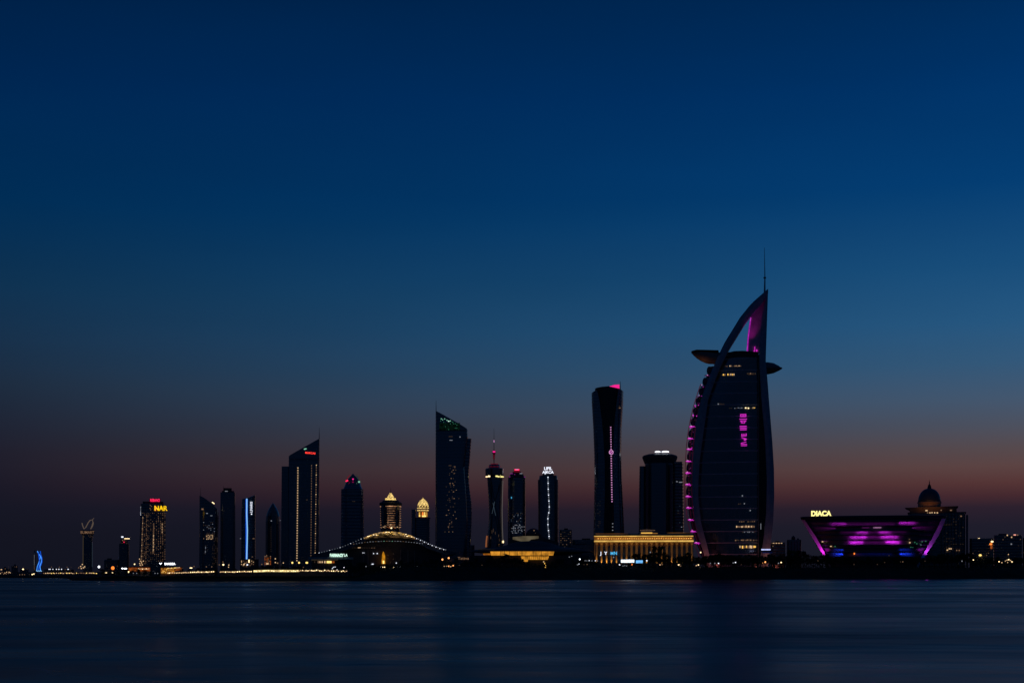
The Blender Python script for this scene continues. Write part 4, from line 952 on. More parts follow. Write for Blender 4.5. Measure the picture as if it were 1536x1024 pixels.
# raking arms
for A, B, nm in (([(778, 1200), (834, 1235), (862, 1250)], [(778, 1205), (805, 1223.5), (834, 1239), (862, 1254)], 'arm'), ([(779, 1412), (805, 1399), (834, 1382.5), (862, 1368)], [(779, 1418), (805, 1406.5), (834, 1387.5), (862, 1372)], 'arm')):
    rs2 = []
    for py in rows(778, 862):
        a = interp(A, py)[0]; b_ = interp(B, py)[0]
        yy = 12 if py < 834 else 12
        rs2.append([(s.X(a), 12, s.Z(py)), (s.X(b_), 10, s.Z(py)), (s.X(b_), 16, s.Z(py)), (s.X(a), 16, s.Z(py))])
    MB().rings(rs2[::-1]).build(nm, solid('arm_white', (.6, .6, .62), .5), t)
lamp('SPOT', s, t, 1238, 838, 3, 8000, (200, 30, 235), 'floodlight', (math.pi - .18, -.58, 0), .3, angle=.6, blend=1)
lamp('SPOT', s, t, 1382, 838, 3, 8000, (170, 40, 225), 'floodlight', (math.pi - .18, .42, 0), .3, angle=.6, blend=1)
lamp('SPOT', s, t, 1234, 831, 3, 11000, (230, 40, 220), 'floodlight', (math.pi / 2 + .75, 0, .25), .5, angle=1.9, blend=1)
lamp('SPOT', s, t, 1386, 831, 3, 9000, (200, 60, 230), 'floodlight', (math.pi / 2 + .75, 0, -.25), .5, angle=1.9, blend=1)
text('DJACA', 8.3, EM['yellow'], t, 'roof_sign', (s.X(1230), 16, s.Z(771.6)), sx=.93, bold=.46)
MB().box(s.X(1214), s.X(1247), 17, 17.5, s.Z(775), s.Z(772)).build('sign_frame', STEEL, t)
text('CASINO', 1.7, EM['lilac'], t, 'sign', (s.X(1316), -1.0, s.Z(791.6)), sx=1.5)
MB().box(s.X(1293), s.X(1304), -.6, -.3, s.Z(791.2), s.Z(790.7)).build('sign_line', EM['magenta_dim'], t)
for px, py, k in ((1232.6, 811.3, 'warm'), (1245.6, 818.3, 'warm'), (1239, 811.6, 'warm_faint'), (1252, 818.6, 'green'), (1364.5, 813.5, 'warm'), (1364, 809, 'warm_dim'), (1375, 815, 'green'), (1381, 817, 'green_hot'), (1388.5, 811.3, 'green'), (1369, 821, 'green'), (1383, 812, 'green'), (1366, 820.5, 'green'), (1372, 813, 'green')):
    dot(s, t, px, py, 2.2 if k == 'warm' else 1.6, 1.5, k, 'lit_window', y=bowl_front(px, py) + 1.5, d=2)
dot(s, t, 1281.4, 829.8, 1.8, 2.4, 'orange', 'lit_window', y=0, d=1.5)

# --- domed building behind
s = Site(1400, 1850)
t = thing(s, 'domed_building', 'large stone block with a dark blue dome on a lit drum behind the purple bowl', 'building')
tower(s, t, [(769, 1362, 1448), (880, 1362, 1448)], 60, 14, (G_GREY, solid('dome_stone', (.28, .25, .24), .8)), fl=4.2, name='wall', ratio=.55, y0=4, cnt=32, ledge=.5)
for px in list(range(1412, 1450, 5)): stroke(s, [(px, 770, 3.2), (px, 850, 3.2)], .55, 3.2).build('pilaster', SP_GREY, t)
stroke(s, [(1450.5, 772, 8), (1450.5, 850, 8)], 1.3, 8).build('corner_pier', solid('pier2', (.16, .15, .16), .8), t)
pbox(s, t, 'cornice', 1361, 1449, 767.6, 769.2, 3, 64, CONC_D)
MB().prism([(s.X(1364), s.Z(767.6)), (s.X(1435), s.Z(767.6)), (s.X(1435), s.Z(761)), (s.X(1437.5), s.Z(759.6)), (s.X(1437), s.Z(758.6)), (s.X(1357), s.Z(760.2)), (s.X(1364), s.Z(763.5))], 6, 50).build('upper_storey', solid('upper_stone', (.09, .075, .065), .8), t)
MB().lathe([(r * s.mx, s.Z(q)) for r, q in ((17.6, 759.5), (17.6, 753.5), (18.6, 752.6), (18.4, 751), (17.4, 750.4))], s.X(1394), 28, n=36).build('drum', solid('drum_stone', (.32, .25, .17), .8), t)
MB().lathe([(17.5 * math.cos(a) ** .9 * s.mx if a < 1.56 else .3, s.Z(750.6 - 20.5 * math.sin(a))) for a in [i * math.pi / 2 / 14 for i in range(15)]], s.X(1394), 28, n=36).build('dome', solid('dome_blue', (.03, .05, .09), .4), t, True)
MB().lathe([(r * s.mx, s.Z(q)) for r, q in ((3, 731.5), (3.1, 728.5), (2.4, 727.6), (2.4, 725.6), (1.2, 724.6), (.6, 722.5), (.9, 721.5), (.3, 719.5), (.08, 716.5))], s.X(1394), 28, n=14).build('finial', solid('finial_m', (.06, .045, .045), .6), t)
lamp('AREA', s, t, 1394, 762, -4, 700, (255, 150, 70), 'floodlight', (math.pi - .9, 0, 0), 26, 2)
for px, py, w, k in ((1389.7, 765, 3.2, 'warm'), (1411.8, 764.7, 1.8, 'warm_dim'), (1426.4, 765, 3, 'warm_dim'), (1391.5, 768.3, 2, 'warm_dim'), (1395, 768.4, 1.6, 'warm'), (1398, 768.2, 1.6, 'warm'), (1402, 768.4, 1.8, 'warm'), (1406, 768.5, 2, 'warm'), (1441.5, 774, 2.2, 'warm_dim')):
    dot(s, t, px, py, w, 1.7, k, 'lit_window', y=3)
windows(s, t, 1415, 1446, 776, 822, 9, 11, .3, [em('win_v_faint', (120, 100, 90), .09) and 'win_v_faint'], 1.6, 1.6, 3.2)
for px, py, w in ((1421, 824.5, 2.2), (1424, 822.6, 2.2), (1426.6, 822.6, 1.8), (1435, 825, 1.5), (1438.7, 825, 1.6)): dot(s, t, px, py, w, 1.6, 'warm' if px < 1430 else 'warm_dim', 'lit_window', y=2.6)

# --- right edge blocks
s, t = lowrise(1472, 1850, 1454, 1491, 807, 30, 'dark slab with a white rooftop lamp right of the domed building', (G_GREY, SP_GREY), p=.05, roofbits=False)
dot(s, t, 1468.5, 807.3, 2.6, 1.6, 'warm_hot', 'roof_lamp', y=2)
s, t = lowrise(1512, 1800, 1490.5, 1533, 802, 30, 'taller slab near the right edge with a line of warm and pink roof lights', (G_GREY, SP_GREY), p=.06, roofbits=True)
for px, py, w, k in ((1511, 802.3, 1.8, 'warm'), (1517.4, 805.3, 1.6, 'warm'), (1522.2, 801.8, 3.6, 'pinkish'), (1518.5, 803, 1.2, 'warm_faint'), (1526.5, 802, 1.6, 'warm_dim'), (1507.5, 805, 1.2, 'warm_faint'), (1517, 815.5, 2, 'white_dim')):
    if k == 'pinkish' and k not in EM: em('pinkish', (255, 170, 150), 1.0)
    dot(s, t, px, py, w, 1.7, k, 'roof_lamp', y=-.7)
lowrise(1545, 1800, 1534, 1575, 806, 30, 'dark slab cut by the right edge of the view', (G_GREY, SP_GREY), p=.03)
s = Site(1487, 1760)
t = thing(s, 'lit_turret', 'slim turret glowing orange in front of the two right edge slabs', 'turret')
MB().lathe([(1.7, 0), (1.7, s.Z(812)), (2.1, s.Z(811.4)), (1.2, s.Z(809)), (.2, s.Z(806))], 0, 2, n=14).build('shaft', STONE, t)
dot(s, t, 1488.2, 811.8, 3.6, 1.9, 'warm_hot', 'lamp', y=-.6); dot(s, t, 1486.2, 815.6, 4, 2.4, 'orange', 'lamp', y=-.6); dot(s, t, 1487, 820, 3.2, 5, 'orange_dim', 'lit_shaft', y=-.4)

# ================================================================== blue signs and screens on the shore
s = Site(915, 1465, 12)
t = thing(s, 'letter_sign', 'free standing cyan letters on a frame in front of the palace', 'sign')
MB().box(s.X(899), s.X(927), .5, .9, s.Z(832.6), s.Z(831.6)).build('frame', STEEL, t)
for px in (900, 909, 918, 926): stroke(s, [(px, 832, .7), (px, 853, .7)], .2, .7).build('post', STEEL, t)
for tx, px, k, sz in (('J', 901.4, 'white', 4.4), ('Y', 908.6, 'white', 4.4), ('M', 918, 'cyan', 4.2), ('N', 923.2, 'cyan', 4.6)): text(tx, sz, EM[k], t, 'letter', (s.X(px), 0, s.Z(831.4)), bold=.12)
for x0, x1, yt, yb, k, lab, D in ((931.5, 951.3, 838.8, 843.2, 'scr1', 'wide glowing white billboard screen low in the trees before the palace', 1475), (953.8, 964.2, 839.8, 844, 'scr2', 'narrow pale blue billboard screen right of the wide white one', 1482)):
    s = Site((x0 + x1) / 2, D, 12); t = thing(s, 'billboard', lab, 'billboard')
    em('scr1', (225, 240, 255), 1.6, .35, .3); em('scr2', (110, 185, 250), 1.0, .25, .3)
    pbox(s, t, 'screen', x0, x1, yt, yb, -.25, -.1, EM[k]); pbox(s, t, 'housing', x0 - .4, x1 + .4, yt - .5, yb + .5, 0, .8, STEEL)
    for px in (x0 + 2, x1 - 2): MB().tube([(s.X(px), .4, s.Z(yb)), (s.X(px), .4, -.5)], .2).build('post', STEEL, t)
s = Site(695, 1400, 12)
t = thing(s, 'letter_sign', 'dim warm lettering on a low frame right of the arched hall', 'sign')
text('Tattva', 3.6, EM['warm_dim'], t, 'letter', (s.X(695), 0, s.Z(838.6)), sx=1.2); MB().box(s.X(686), s.X(704), .4, .8, s.Z(840.6), s.Z(839)).build('frame', STEEL, t)
for px in (687, 703): stroke(s, [(px, 840, .6), (px, 851, .6)], .15, .6).build('post', STEEL, t)

# ================================================================== lamps
LM = {}
def lampmesh(h, key, w, hh):
    k = (round(h * 2) / 2, key, round(w, 1), round(hh, 1))
    if k not in LM:
        h = k[0]
        a = MB().tube([(0, 0, 0), (0, 0, h * .98)], .11, 6, .07).lathe([(.28, 0), (.2, .5)], n=8).build('post', POLE)
        b_ = MB().lathe([(w * .25, h - hh * .5), (w * .5, h - hh * .15), (w * .5, h + hh * .15), (w * .25, h + hh * .5)], n=10, sy=.6).build('lamp_head', EM[key])
        c = MB().lathe([(w * .32, h + hh * .52), (w * .2, h + hh * .62), (.03, h + hh * .8)], n=10, sy=.6).build('cap', POLE)
        LM[k] = (a.data, b_.data, c.data)
        for o in (a, b_, c): bpy.data.objects.remove(o)
    return LM[k]
def street_lamp(px, py, key, w, hh, label, group, off=None, name='street_lamp', cat='street lamp'):
    off = off if off is not None else (60 if px > 540 else 22)
    D = dshore(px) + off; m = D / F; z = H + (HZ - py) * m; g = gheight(px, off) - .1
    h = max(.8, z - g)
    me = lampmesh(h, key, w * m, hh * m)
    o = bpy.data.objects.new(name, None); COL.objects.link(o); o.location = (*at(px, D), z - round(h * 2) / 2); o.rotation_euler = (0, 0, 0)
    if z - round(h * 2) / 2 > g: pass
    tag(o, label, cat, group)
    for nm, d in zip(('post', 'lamp_head', 'cap'), me):
        c = bpy.data.objects.new(nm, d); COL.objects.link(c); c.parent = o if nm != 'cap' else prev
        prev = c
    return o
rl = random.Random(5)
# far left shore
for px, py, k, w in ((2, 853.7, 'warm', 2.6), (.6, 859.5, 'warm', 1.6), (3, 858, 'warm_dim', 1.4), (5.6, 860.3, 'warm_dim', 1.6), (7.4, 858.8, 'warm', 1.3), (9.3, 860, 'warm_dim', 1.3), (10, 857.6, 'warm', 1.4), (12.4, 859.2, 'warm_dim', 1.4), (13.6, 857.6, 'warm', 1.7), (15.3, 858.4, 'warm', 1.2)):
    street_lamp(px, py, k, w, 1.4, 'one of the warm lamps crowded at the far left edge of the shore', 'far left shore lamps', 40)
street_lamp(34.6, 853.2, 'warm_hot', 2.6, 2.0, 'tall pale lamp standing between the left edge and the needle block', None, 40)
for px, py, k, w in ((29.5, 861.4, 'warm_dim', 1.5), (33.5, 861.2, 'warm_dim', 1.8), (36.8, 861.2, 'warm_dim', 1.5), (44, 861, 'warm_faint', 1.4)): street_lamp(px, py, k, w, 1.1, 'faint low lamp on the dark shore left of the blue curved tower', 'faint low shore lamps', 20)
for px, py, w in ((48.4, 861, 2.2), (50.8, 860.2, 1.8)): street_lamp(px, py, 'warm_hot', w, 1.6, 'bright warm lamp at the foot of the needle block', 'pair of lamps under the needle block', 25)
for px, w in ((73.5, 1.4), (75.2, 1.6), (79.4, 1.3), (84.5, 1.5), (88.3, 1.8), (92.3, 1.6), (102.2, 2)): street_lamp(px, 853.2, 'white', w, 1.4, 'tall whitish lamp above the warm shore line between the blue and sign topped towers', 'tall whitish lamps, left shore', 60)
px = 65.6
while px < 147:
    street_lamp(px, 859.2 + rl.uniform(-.35, .35), rl.choice(['warm', 'warm', 'warm_dim', 'gold_hot']), rl.uniform(1.1, 2.0), 1.3, 'one of the closely spaced warm lamps lining the left shore below the sign topped tower', 'warm lamps lining the left shore', 30)
    px += rl.uniform(1.9, 2.9)
for px, py, k, w, h, lab in ((148.4, 849.6, 'white_hot', 3.2, 3.2, 'large white floodlight mast right of the sign topped tower'), (159.5, 858.3, 'warm_hot', 4.2, 1.8, 'wide white lamp low on the shore left of the orange globe'),
                          (169.2, 851.4, 'orange', 5, 5, 'large soft orange globe lamp below the plain flat block'), (169.3, 858.3, 'warm_hot', 2.8, 1.6, 'small bright lamp directly under the orange globe'),
                          (183.6, 852, 'white_hot', 2.8, 1.8, 'left of the two wide white lamps under the crowned tower'), (188, 852.2, 'white_hot', 5, 1.8, 'right and wider of the two white lamps under the crowned tower'), (193, 857.2, 'warm_hot', 2.2, 2.4, 'warm lamp at the left end of the dim orange arcade'),
                          (201.8, 845.6, 'warm_hot', 2, 1.8, 'high small lamp left of the banded tower'), (176, 848.5, 'warm_faint', 1.5, 1.5, 'faint lamp between the plain flat block and the crowned tower'),
                          (286.5, 851.2, 'warm_hot', 4.4, 1.5, 'wide warm lamp behind the promenade left of the swept top tower'), (335, 846.4, 'warm_hot', 2.6, 2.4, 'brightest lamp at the foot of the stepped tower')):
    street_lamp(px, py, k, w, h, lab, None, 60)
for px in (200, 205, 232.5, 236.5): street_lamp(px, 859.3, 'white_dim', 1.5, 1.2, 'faint white lamp on the dark bank below the banded tower', 'faint bank lamps under the banded tower', 25)
for px, py, k in ((291, 849, 'warm_dim'), (309.5, 849.4, 'warm_dim'), (317.6, 849.5, 'warm_dim'), (329, 846.6, 'warm_dim'), (343.2, 846.7, 'warm'), (342.8, 850, 'warm'), (334.5, 842.3, 'warm_dim'), (274, 851.5, 'warm_faint')):
    street_lamp(px, py, k, 1.6, 1.5, 'small warm lamp behind the promenade between the pavilion and the blue strip tower', 'small lamps behind the promenade', 70)
for px, py, k in ((392.8, 845.8, 'warm_dim'), (416.6, 844, 'warm_dim'), (425, 843.7, 'warm')): street_lamp(px, py, k, 1.8, 1.4, 'small lamp between the pointed tower and the wedge tower', 'small lamps left of the wedge tower', 70)
for px, w in ((438.5, 2.8), (448.6, 2.8), (460.2, 3.8)): street_lamp(px, 843.4, 'gold_hot', w, 2.8, 'one of three glowing round lamps in a row under the wedge tower', 'three round lamps under the wedge tower', 90)
# promenade wall + bollard lights
def prom_line(px): return interp([(250, 859.2), (262, 858.8), (285, 858), (322, 856.9), (345, 857.2), (378, 856.3), (400, 855.6), (440, 855.8), (470, 855.2), (505, 855.6), (522, 856.2)], px)[0]
s = Site(400, dshore(400) + 34)
t = thing(s, 'promenade_wall', 'low waterside promenade wall with a glowing parapet strip', 'wall')
for a, b_, k in ((380, 448, 'promenade'), (330, 378, 'prom_dim'), (262, 322, 'prom_dim'), (448, 520, 'prom_faint')):
    if k not in EM: em(k, (240, 200, 130), .38 if k == 'prom_dim' else .13, .6, .4)
    D = s.D; pts = [a + (b_ - a) * i / 12 for i in range(13)]; mb = MB(); mc = MB()
    def loc(px):
        DD = dshore(px) + 34; x, y = at(px, DD); v = Vector((x - s.x, y - s.D, 0)); c, sn = math.cos(s.az), math.sin(s.az)
        return v.x * c - v.y * sn, v.x * sn + v.y * c, DD / F
    for i in range(12):
        (xa, ya, ma), (xb, yb, mb_) = loc(pts[i]), loc(pts[i + 1])
        za, zb = H - GZ + (HZ - prom_line(pts[i])) * ma, H - GZ + (HZ - prom_line(pts[i + 1])) * mb_
        th = .85 if k == 'promenade' else .42
        mb.add([(xa, ya, za - th), (xb, yb, zb - th), (xb, yb, zb + th), (xa, ya, za + th)], [(0, 1, 2, 3)])
        mc.add([(xa, ya + .3, -1), (xb, yb + .3, -1), (xb, yb + .3, zb + th + .3), (xa, ya + .3, za + th + .3), (xa, ya + 1, za + th + .3), (xb, yb + 1, zb + th + .3)], [(0, 1, 2, 3), (3, 2, 5, 4)])
    mb.build('light_strip', EM[k], t); mc.build('wall', CONC_D, t)
px = 251.5
while px < 521:
    if not (322.5 < px < 329 or 378.5 < px < 381 or 508 < px < 512):
        py = prom_line(px) + rl.uniform(-.5, .5) * (1 if px < 448 else 1.8)
        seg = 'left' if px < 322 else ('middle' if px < 448 else 'right')
        lab = {'left': 'promenade lamp in the thin white line right of the orange pavilion', 'middle': 'promenade lamp in the thick yellow line below the blue strip and wedge towers', 'right': 'promenade lamp in the uneven sparkling line below the canopied pavilion'}[seg]
        street_lamp(px, py, rl.choice(['warm_hot', 'warm_hot', 'warm', 'warm']), rl.uniform(1.1, 2.0), rl.uniform(1.2, 2.0), lab, 'promenade lamps, %s run' % seg, 24, 'bollard_light', 'bollard light')
    px += rl.uniform(2.2, 3.0)
for px, py in ((500, 850.3), (502.5, 849.8), (498.5, 852.2), (516, 850.5), (505.5, 854), (455, 850.3)): street_lamp(px, py, 'white' if px > 460 else 'warm_dim', 1.5, 1.2, 'small raised lamp just above the promenade line by the canopied pavilion', 'raised lamps by the canopied pavilion', 40)
# centre
for px, py, k, w in ((549, 849, 'white_dim', 1.6), (571, 850, 'white', 1.5), (574, 850.2, 'warm_hot', 1.8), (577, 850, 'warm_hot', 1.8), (581.5, 850.2, 'white', 1.6), (590.6, 850.2, 'warm_hot', 2.8), (596, 850, 'white_dim', 1.8), (600, 850, 'white', 1.6), (621, 850.5, 'white_dim', 1.8), (625.5, 849.6, 'white', 1.8), (638.5, 850, 'white_dim', 1.8)):
    street_lamp(px, py, k, w, 1.4, 'small whitish lamp at the foot of the arched hall', 'lamps along the foot of the arched hall', 70)
em('orange_hot', (255, 165, 95), 2.0)
street_lamp(663.6, 838.6, 'orange_hot', 2.6, 2.6, 'left and lower of two high orange lamps right of the arched hall', None, 110)
street_lamp(673, 836.4, 'orange_hot', 2.6, 2.6, 'right and higher of two high orange lamps right of the arched hall', None, 110)
for px, py, w in ((666.5, 848.6, 1.5), (670, 849, 2), (673.2, 848.6, 2.6), (676, 849, 2), (680, 847.8, 2.6)): street_lamp(px, py, 'warm' if w < 2.5 else 'orange_hot', w, 1.8, 'warm lamp in the tight cluster below the two high orange lamps', 'warm cluster right of the arched hall', 70)
for px, py, k, w in ((656.5, 854.6, 'white_dim', 2), (661, 855, 'warm_faint', 1.8), (685, 854, 'white_dim', 1.8), (689, 847.3, 'warm_faint', 1.6), (709, 851.4, 'warm_faint', 2), (723, 847, 'warm_faint', 2.2), (731, 854, 'warm_faint', 1.5)): street_lamp(px, py, k, w, 1.1, 'faint lamp among the dark trees left of the saucer roofed hall', 'faint lamps left of the saucer roofed hall', 55)
for px, py, k, w in ((763, 855.4, 'white_dim', 1.2), (767, 855.3, 'white_dim', 1.6), (776, 855.3, 'white_dim', 2.6), (781, 855, 'white_dim', 1.8), (785, 855.4, 'white_dim', 1.6), (798, 855, 'white', 1.8), (806, 855.5, 'warm_faint', 3), (813, 855.3, 'warm_faint', 2.6), (822, 855.5, 'warm_faint', 3), (830, 855.6, 'warm_faint', 3), (838, 855.5, 'warm_faint', 2.4), (845, 855.4, 'warm_faint', 2.4)):
    street_lamp(px, py, k, w, .8, 'low pale path light on the bank in front of the saucer roofed hall', 'path lights before the saucer roofed hall', 36, 'path_light', 'path light')
street_lamp(869.6, 838.2, 'white_hot', 2.0, 2.2, 'brightest white lamp right of the saucer roofed hall', None, 80)
for px, py, k, w in ((854, 834.8, 'white_dim', 2), (857.5, 833.6, 'white_dim', 1.4), (866.5, 846.4, 'white_dim', 2.4), (868.5, 845.3, 'white', 1.2), (877.6, 840.3, 'white_dim', 1.4), (880.2, 840.5, 'white_dim', 1.2), (883.8, 840.2, 'white', 1.3), (888, 840.5, 'white_dim', 1.5), (893.2, 840.4, 'white', 2), (896.5, 840.5, 'white_dim', 1.2), (876, 846.2, 'warm_faint', 1.6), (880.6, 846, 'warm_dim', 1.6), (870, 853.4, 'white_dim', 1.2), (862, 853.5, 'warm_faint', 1.6), (886, 853, 'warm_faint', 1.5)):
    street_lamp(px, py, k, w, 1.2, 'small lamp among the trees between the saucer roofed hall and the palace', 'small lamps left of the palace', 60)
for px, py, k, w, lab in ((929.3, 846.5, 'white', 2.8, 'pale lamp just left of and below the wide white billboard'), (920.3, 835.2, 'white_dim', 1.6, 'thin lamp under the cyan letters'), (948, 846.2, 'orange', 1.6, 'tiny orange lamp under the right end of the wide billboard'), (970.2, 840.4, 'white', 2.2, 'white lamp right of the narrow blue billboard'), (975.6, 827.8, 'white_dim', 1.8, 'faint high lamp before the middle of the palace'), (1051, 828, 'warm_hot', 1.8, 'white lamp at the left foot of the sail tower'),
                          (1018.2, 846.8, 'warm_hot', 3.0, 'brightest warm lamp in the trees before the right end of the palace'), (1281, 846, 'warm_faint', 1.4, 'dim lamp below the left half of the purple bowl'), (1227, 841, 'warm_dim', 1.4, 'dim lamp left below the purple bowl'), (1443, 841, 'white_dim', 1.4, 'dim lamp below the domed building')):
    street_lamp(px, py, k, w, 2.0, lab, None, 80)
for px in (934.5, 937.3, 940): street_lamp(px, 848.2 - (px == 937.3) * .5, 'white_dim', 1.6, 1, 'tiny lamp under the left end of the wide billboard', 'tiny lamps under the wide billboard', 50)
for px, py, k in ((990, 846.5, 'warm'), (993.4, 846.2, 'warm_dim'), (1020.8, 848.3, 'warm_dim'), (1044.5, 847.6, 'warm'), (1047.6, 846.6, 'warm_hot'), (1050, 850.5, 'warm_faint')): street_lamp(px, py, k, 2, 1.5, 'small warm lamp in the dark trees before the right half of the palace', 'small lamps before the palace', 60)
for px, py, k, w in ((1065.5, 844.3, 'white_dim', 1.5), (1072.3, 844.3, 'white_dim', 1.5), (1077.8, 844.4, 'white', 2.2), (1099.8, 843.6, 'white_dim', 1.6), (1103.2, 843, 'white', 2), (1112, 846, 'warm_faint', 1.2)): street_lamp(px, py, k, w, 1.6, 'small white lamp in the trees under the glass front of the sail tower', 'white lamps under the sail tower', 60)
for px, py, w in ((1143.8, 843.2, 2.2), (1147.6, 842.5, 3.0)): street_lamp(px, py, 'orange_hot', w, 2.4, 'glowing orange lamp of a pair at the right foot of the sail tower', 'orange pair under the sail tower', 60)
for px, py, k, w in ((1167.8, 844.2, 'white_dim', 1.8), (1171.8, 843, 'warm_hot', 2.2)): street_lamp(px, py, k, w, 1.7, 'white lamp of a pair right of the orange lamps', 'white pair right of the sail tower', 60)
for px, py in ((1327, 843), (1333.5, 832.8), (1350.8, 842), (1354.2, 842), (1387.5, 841), (1316, 846)): street_lamp(px, py, 'warm_faint' if px not in (1354.2,) else 'warm_dim', 1.6, 1.4, 'dim warm lamp in the trees below the right half of the purple bowl', 'dim lamps below the purple bowl', 60)
street_lamp(1470.3, 832.2, 'gold_hot', 4.4, 3.0, 'large glowing orange lamp left of the orange turret', None, 120)
em('halo_orange', (200, 90, 20), .25)
street_lamp(1460, 839.2, 'warm_hot', 1.7, 1.5, 'small white lamp just left of the large orange lamp', None, 60)
for px, py, w in ((1498.6, 841.8, 2), (1502.8, 843.3, 1.8), (1512.6, 831, 1.4), (1510.5, 839.6, 1.8), (1513, 838.8, 2.4), (1515.5, 840, 1.8), (1518, 842, 2), (1508, 840.8, 1.2), (1511.5, 843, 1.2)): street_lamp(px, py, 'warm_hot' if w >= 2 else 'warm', w, 1.5, 'small lamp of the cluster before the slabs at the right edge', 'lamp cluster at the right edge', 70)

# ================================================================== trees
def tree_mesh(seed, hh=10.0, spread=3.6, palm=False):
    r = random.Random(seed); tr = MB(); cr = MB()
    if palm:
        top = Vector((r.uniform(-.5, .5), r.uniform(-.5, .5), hh * .86))
        tr.tube([(0, 0, -1), top * .5 + Vector((.2, 0, 0)), top], .28, 7, .16)
        for k in range(22):
            a = r.uniform(0, 6.28); el = r.uniform(-.3, 1.1); L = r.uniform(2.6, 3.8); d = Vector((math.cos(a), math.sin(a), 0)); prev = None
            sd = Vector((-d.y, d.x, 0))
            for q in range(7):
                u = q / 6; p = top + d * L * u * math.cos(el * .6) + Vector((0, 0, L * (math.sin(el) * u - .75 * u * u)))
                w = .75 * math.sin(math.pi * min(1, u * .9 + .08)) + .05
                if prev is not None:
                    for sg in (-1, 1):
                        cr.add([prev[0], p, p + sd * sg * w + Vector((0, 0, -.35 * w)) + d * .2, prev[0] + sd * sg * prev[1] + Vector((0, 0, -.35 * prev[1]))], [(0, 1, 2, 3)])
                prev = (p, w * .75)
        return tr, cr
    trunk_h = hh * r.uniform(.3, .42)
    tr.tube([(0, 0, -1.2), (r.uniform(-.2, .2), 0, trunk_h * .5), (r.uniform(-.3, .3), r.uniform(-.3, .3), trunk_h)], .34, 7, .22)
    cl = []
    for k in range(9):
        a = k * 2.4 + r.uniform(-.4, .4); rad = spread * r.uniform(.25, .8); z = trunk_h + (hh - trunk_h) * r.uniform(.15, .9)
        rad *= 1.15 - .6 * abs((z - trunk_h) / (hh - trunk_h) - .4)
        c = Vector((rad * math.cos(a), rad * math.sin(a), z)); cl.append((c, r.uniform(.95, 1.7)))
        tr.tube([(0, 0, trunk_h * .85), tuple(c * .5 + Vector((0, 0, trunk_h * .45))), tuple(c)], .16, 5, .05)
    cl.append((Vector((0, 0, hh * .92)), 1.1)); cl.append((Vector((0, 0, hh * .65)), 1.7))
    for c, rad in cl:
        for q in range(95):
            v = Vector((r.gauss(0, 1), r.gauss(0, 1), r.gauss(0, .8))).normalized() * rad * r.random() ** .4
            p = c + v; s_ = r.uniform(.18, .42)
            n1 = Vector((r.gauss(0, 1), r.gauss(0, 1), r.gauss(0, 1))).normalized(); n2 = n1.orthogonal().normalized()
            cr.add([p - n1 * s_, p + n2 * s_ * .6, p + n1 * s_, p - n2 * s_ * .6], [(0, 1, 2, 3)])
    return tr, cr
TV = []
for k in range(7):
    a, b_ = tree_mesh(40 + k, palm=False, spread=3.2 + .35 * (k % 4)) if k < 5 else tree_mesh(90 + k, palm=True)
    oa = a.build('trunk', BARK); ob = b_.build('crown', LEAF if k % 2 else LEAF2); TV.append((oa.data, ob.data)); bpy.data.objects.remove(oa); bpy.data.objects.remove(ob)
def tree(px, py_top, off, v, label, group, wide=1.0):
    D = dshore(px) + off; m = D / F; g = gheight(px, off) - .2; z = H + (HZ - py_top) * m; h = max(2.5, z - g) / 10.0
    x, y = at(px, D)
    o = bpy.data.objects.new('palm_tree' if v >= 5 else 'tree', None); COL.objects.link(o); o.location = (x, y, g); o.rotation_euler = (0, 0, R.uniform(0, 6.28))
    o.scale = (h * wide, h * wide, h) if v < 5 else (min(h, 1.3) * 1.1, min(h, 1.3) * 1.1, h); tag(o, label, 'palm tree' if v >= 5 else 'tree', group)
    for nm, d in zip(('trunk', 'crown'), TV[v]):
        c = bpy.data.objects.new(nm, d); COL.objects.link(c); c.parent = o
rt = random.Random(21)
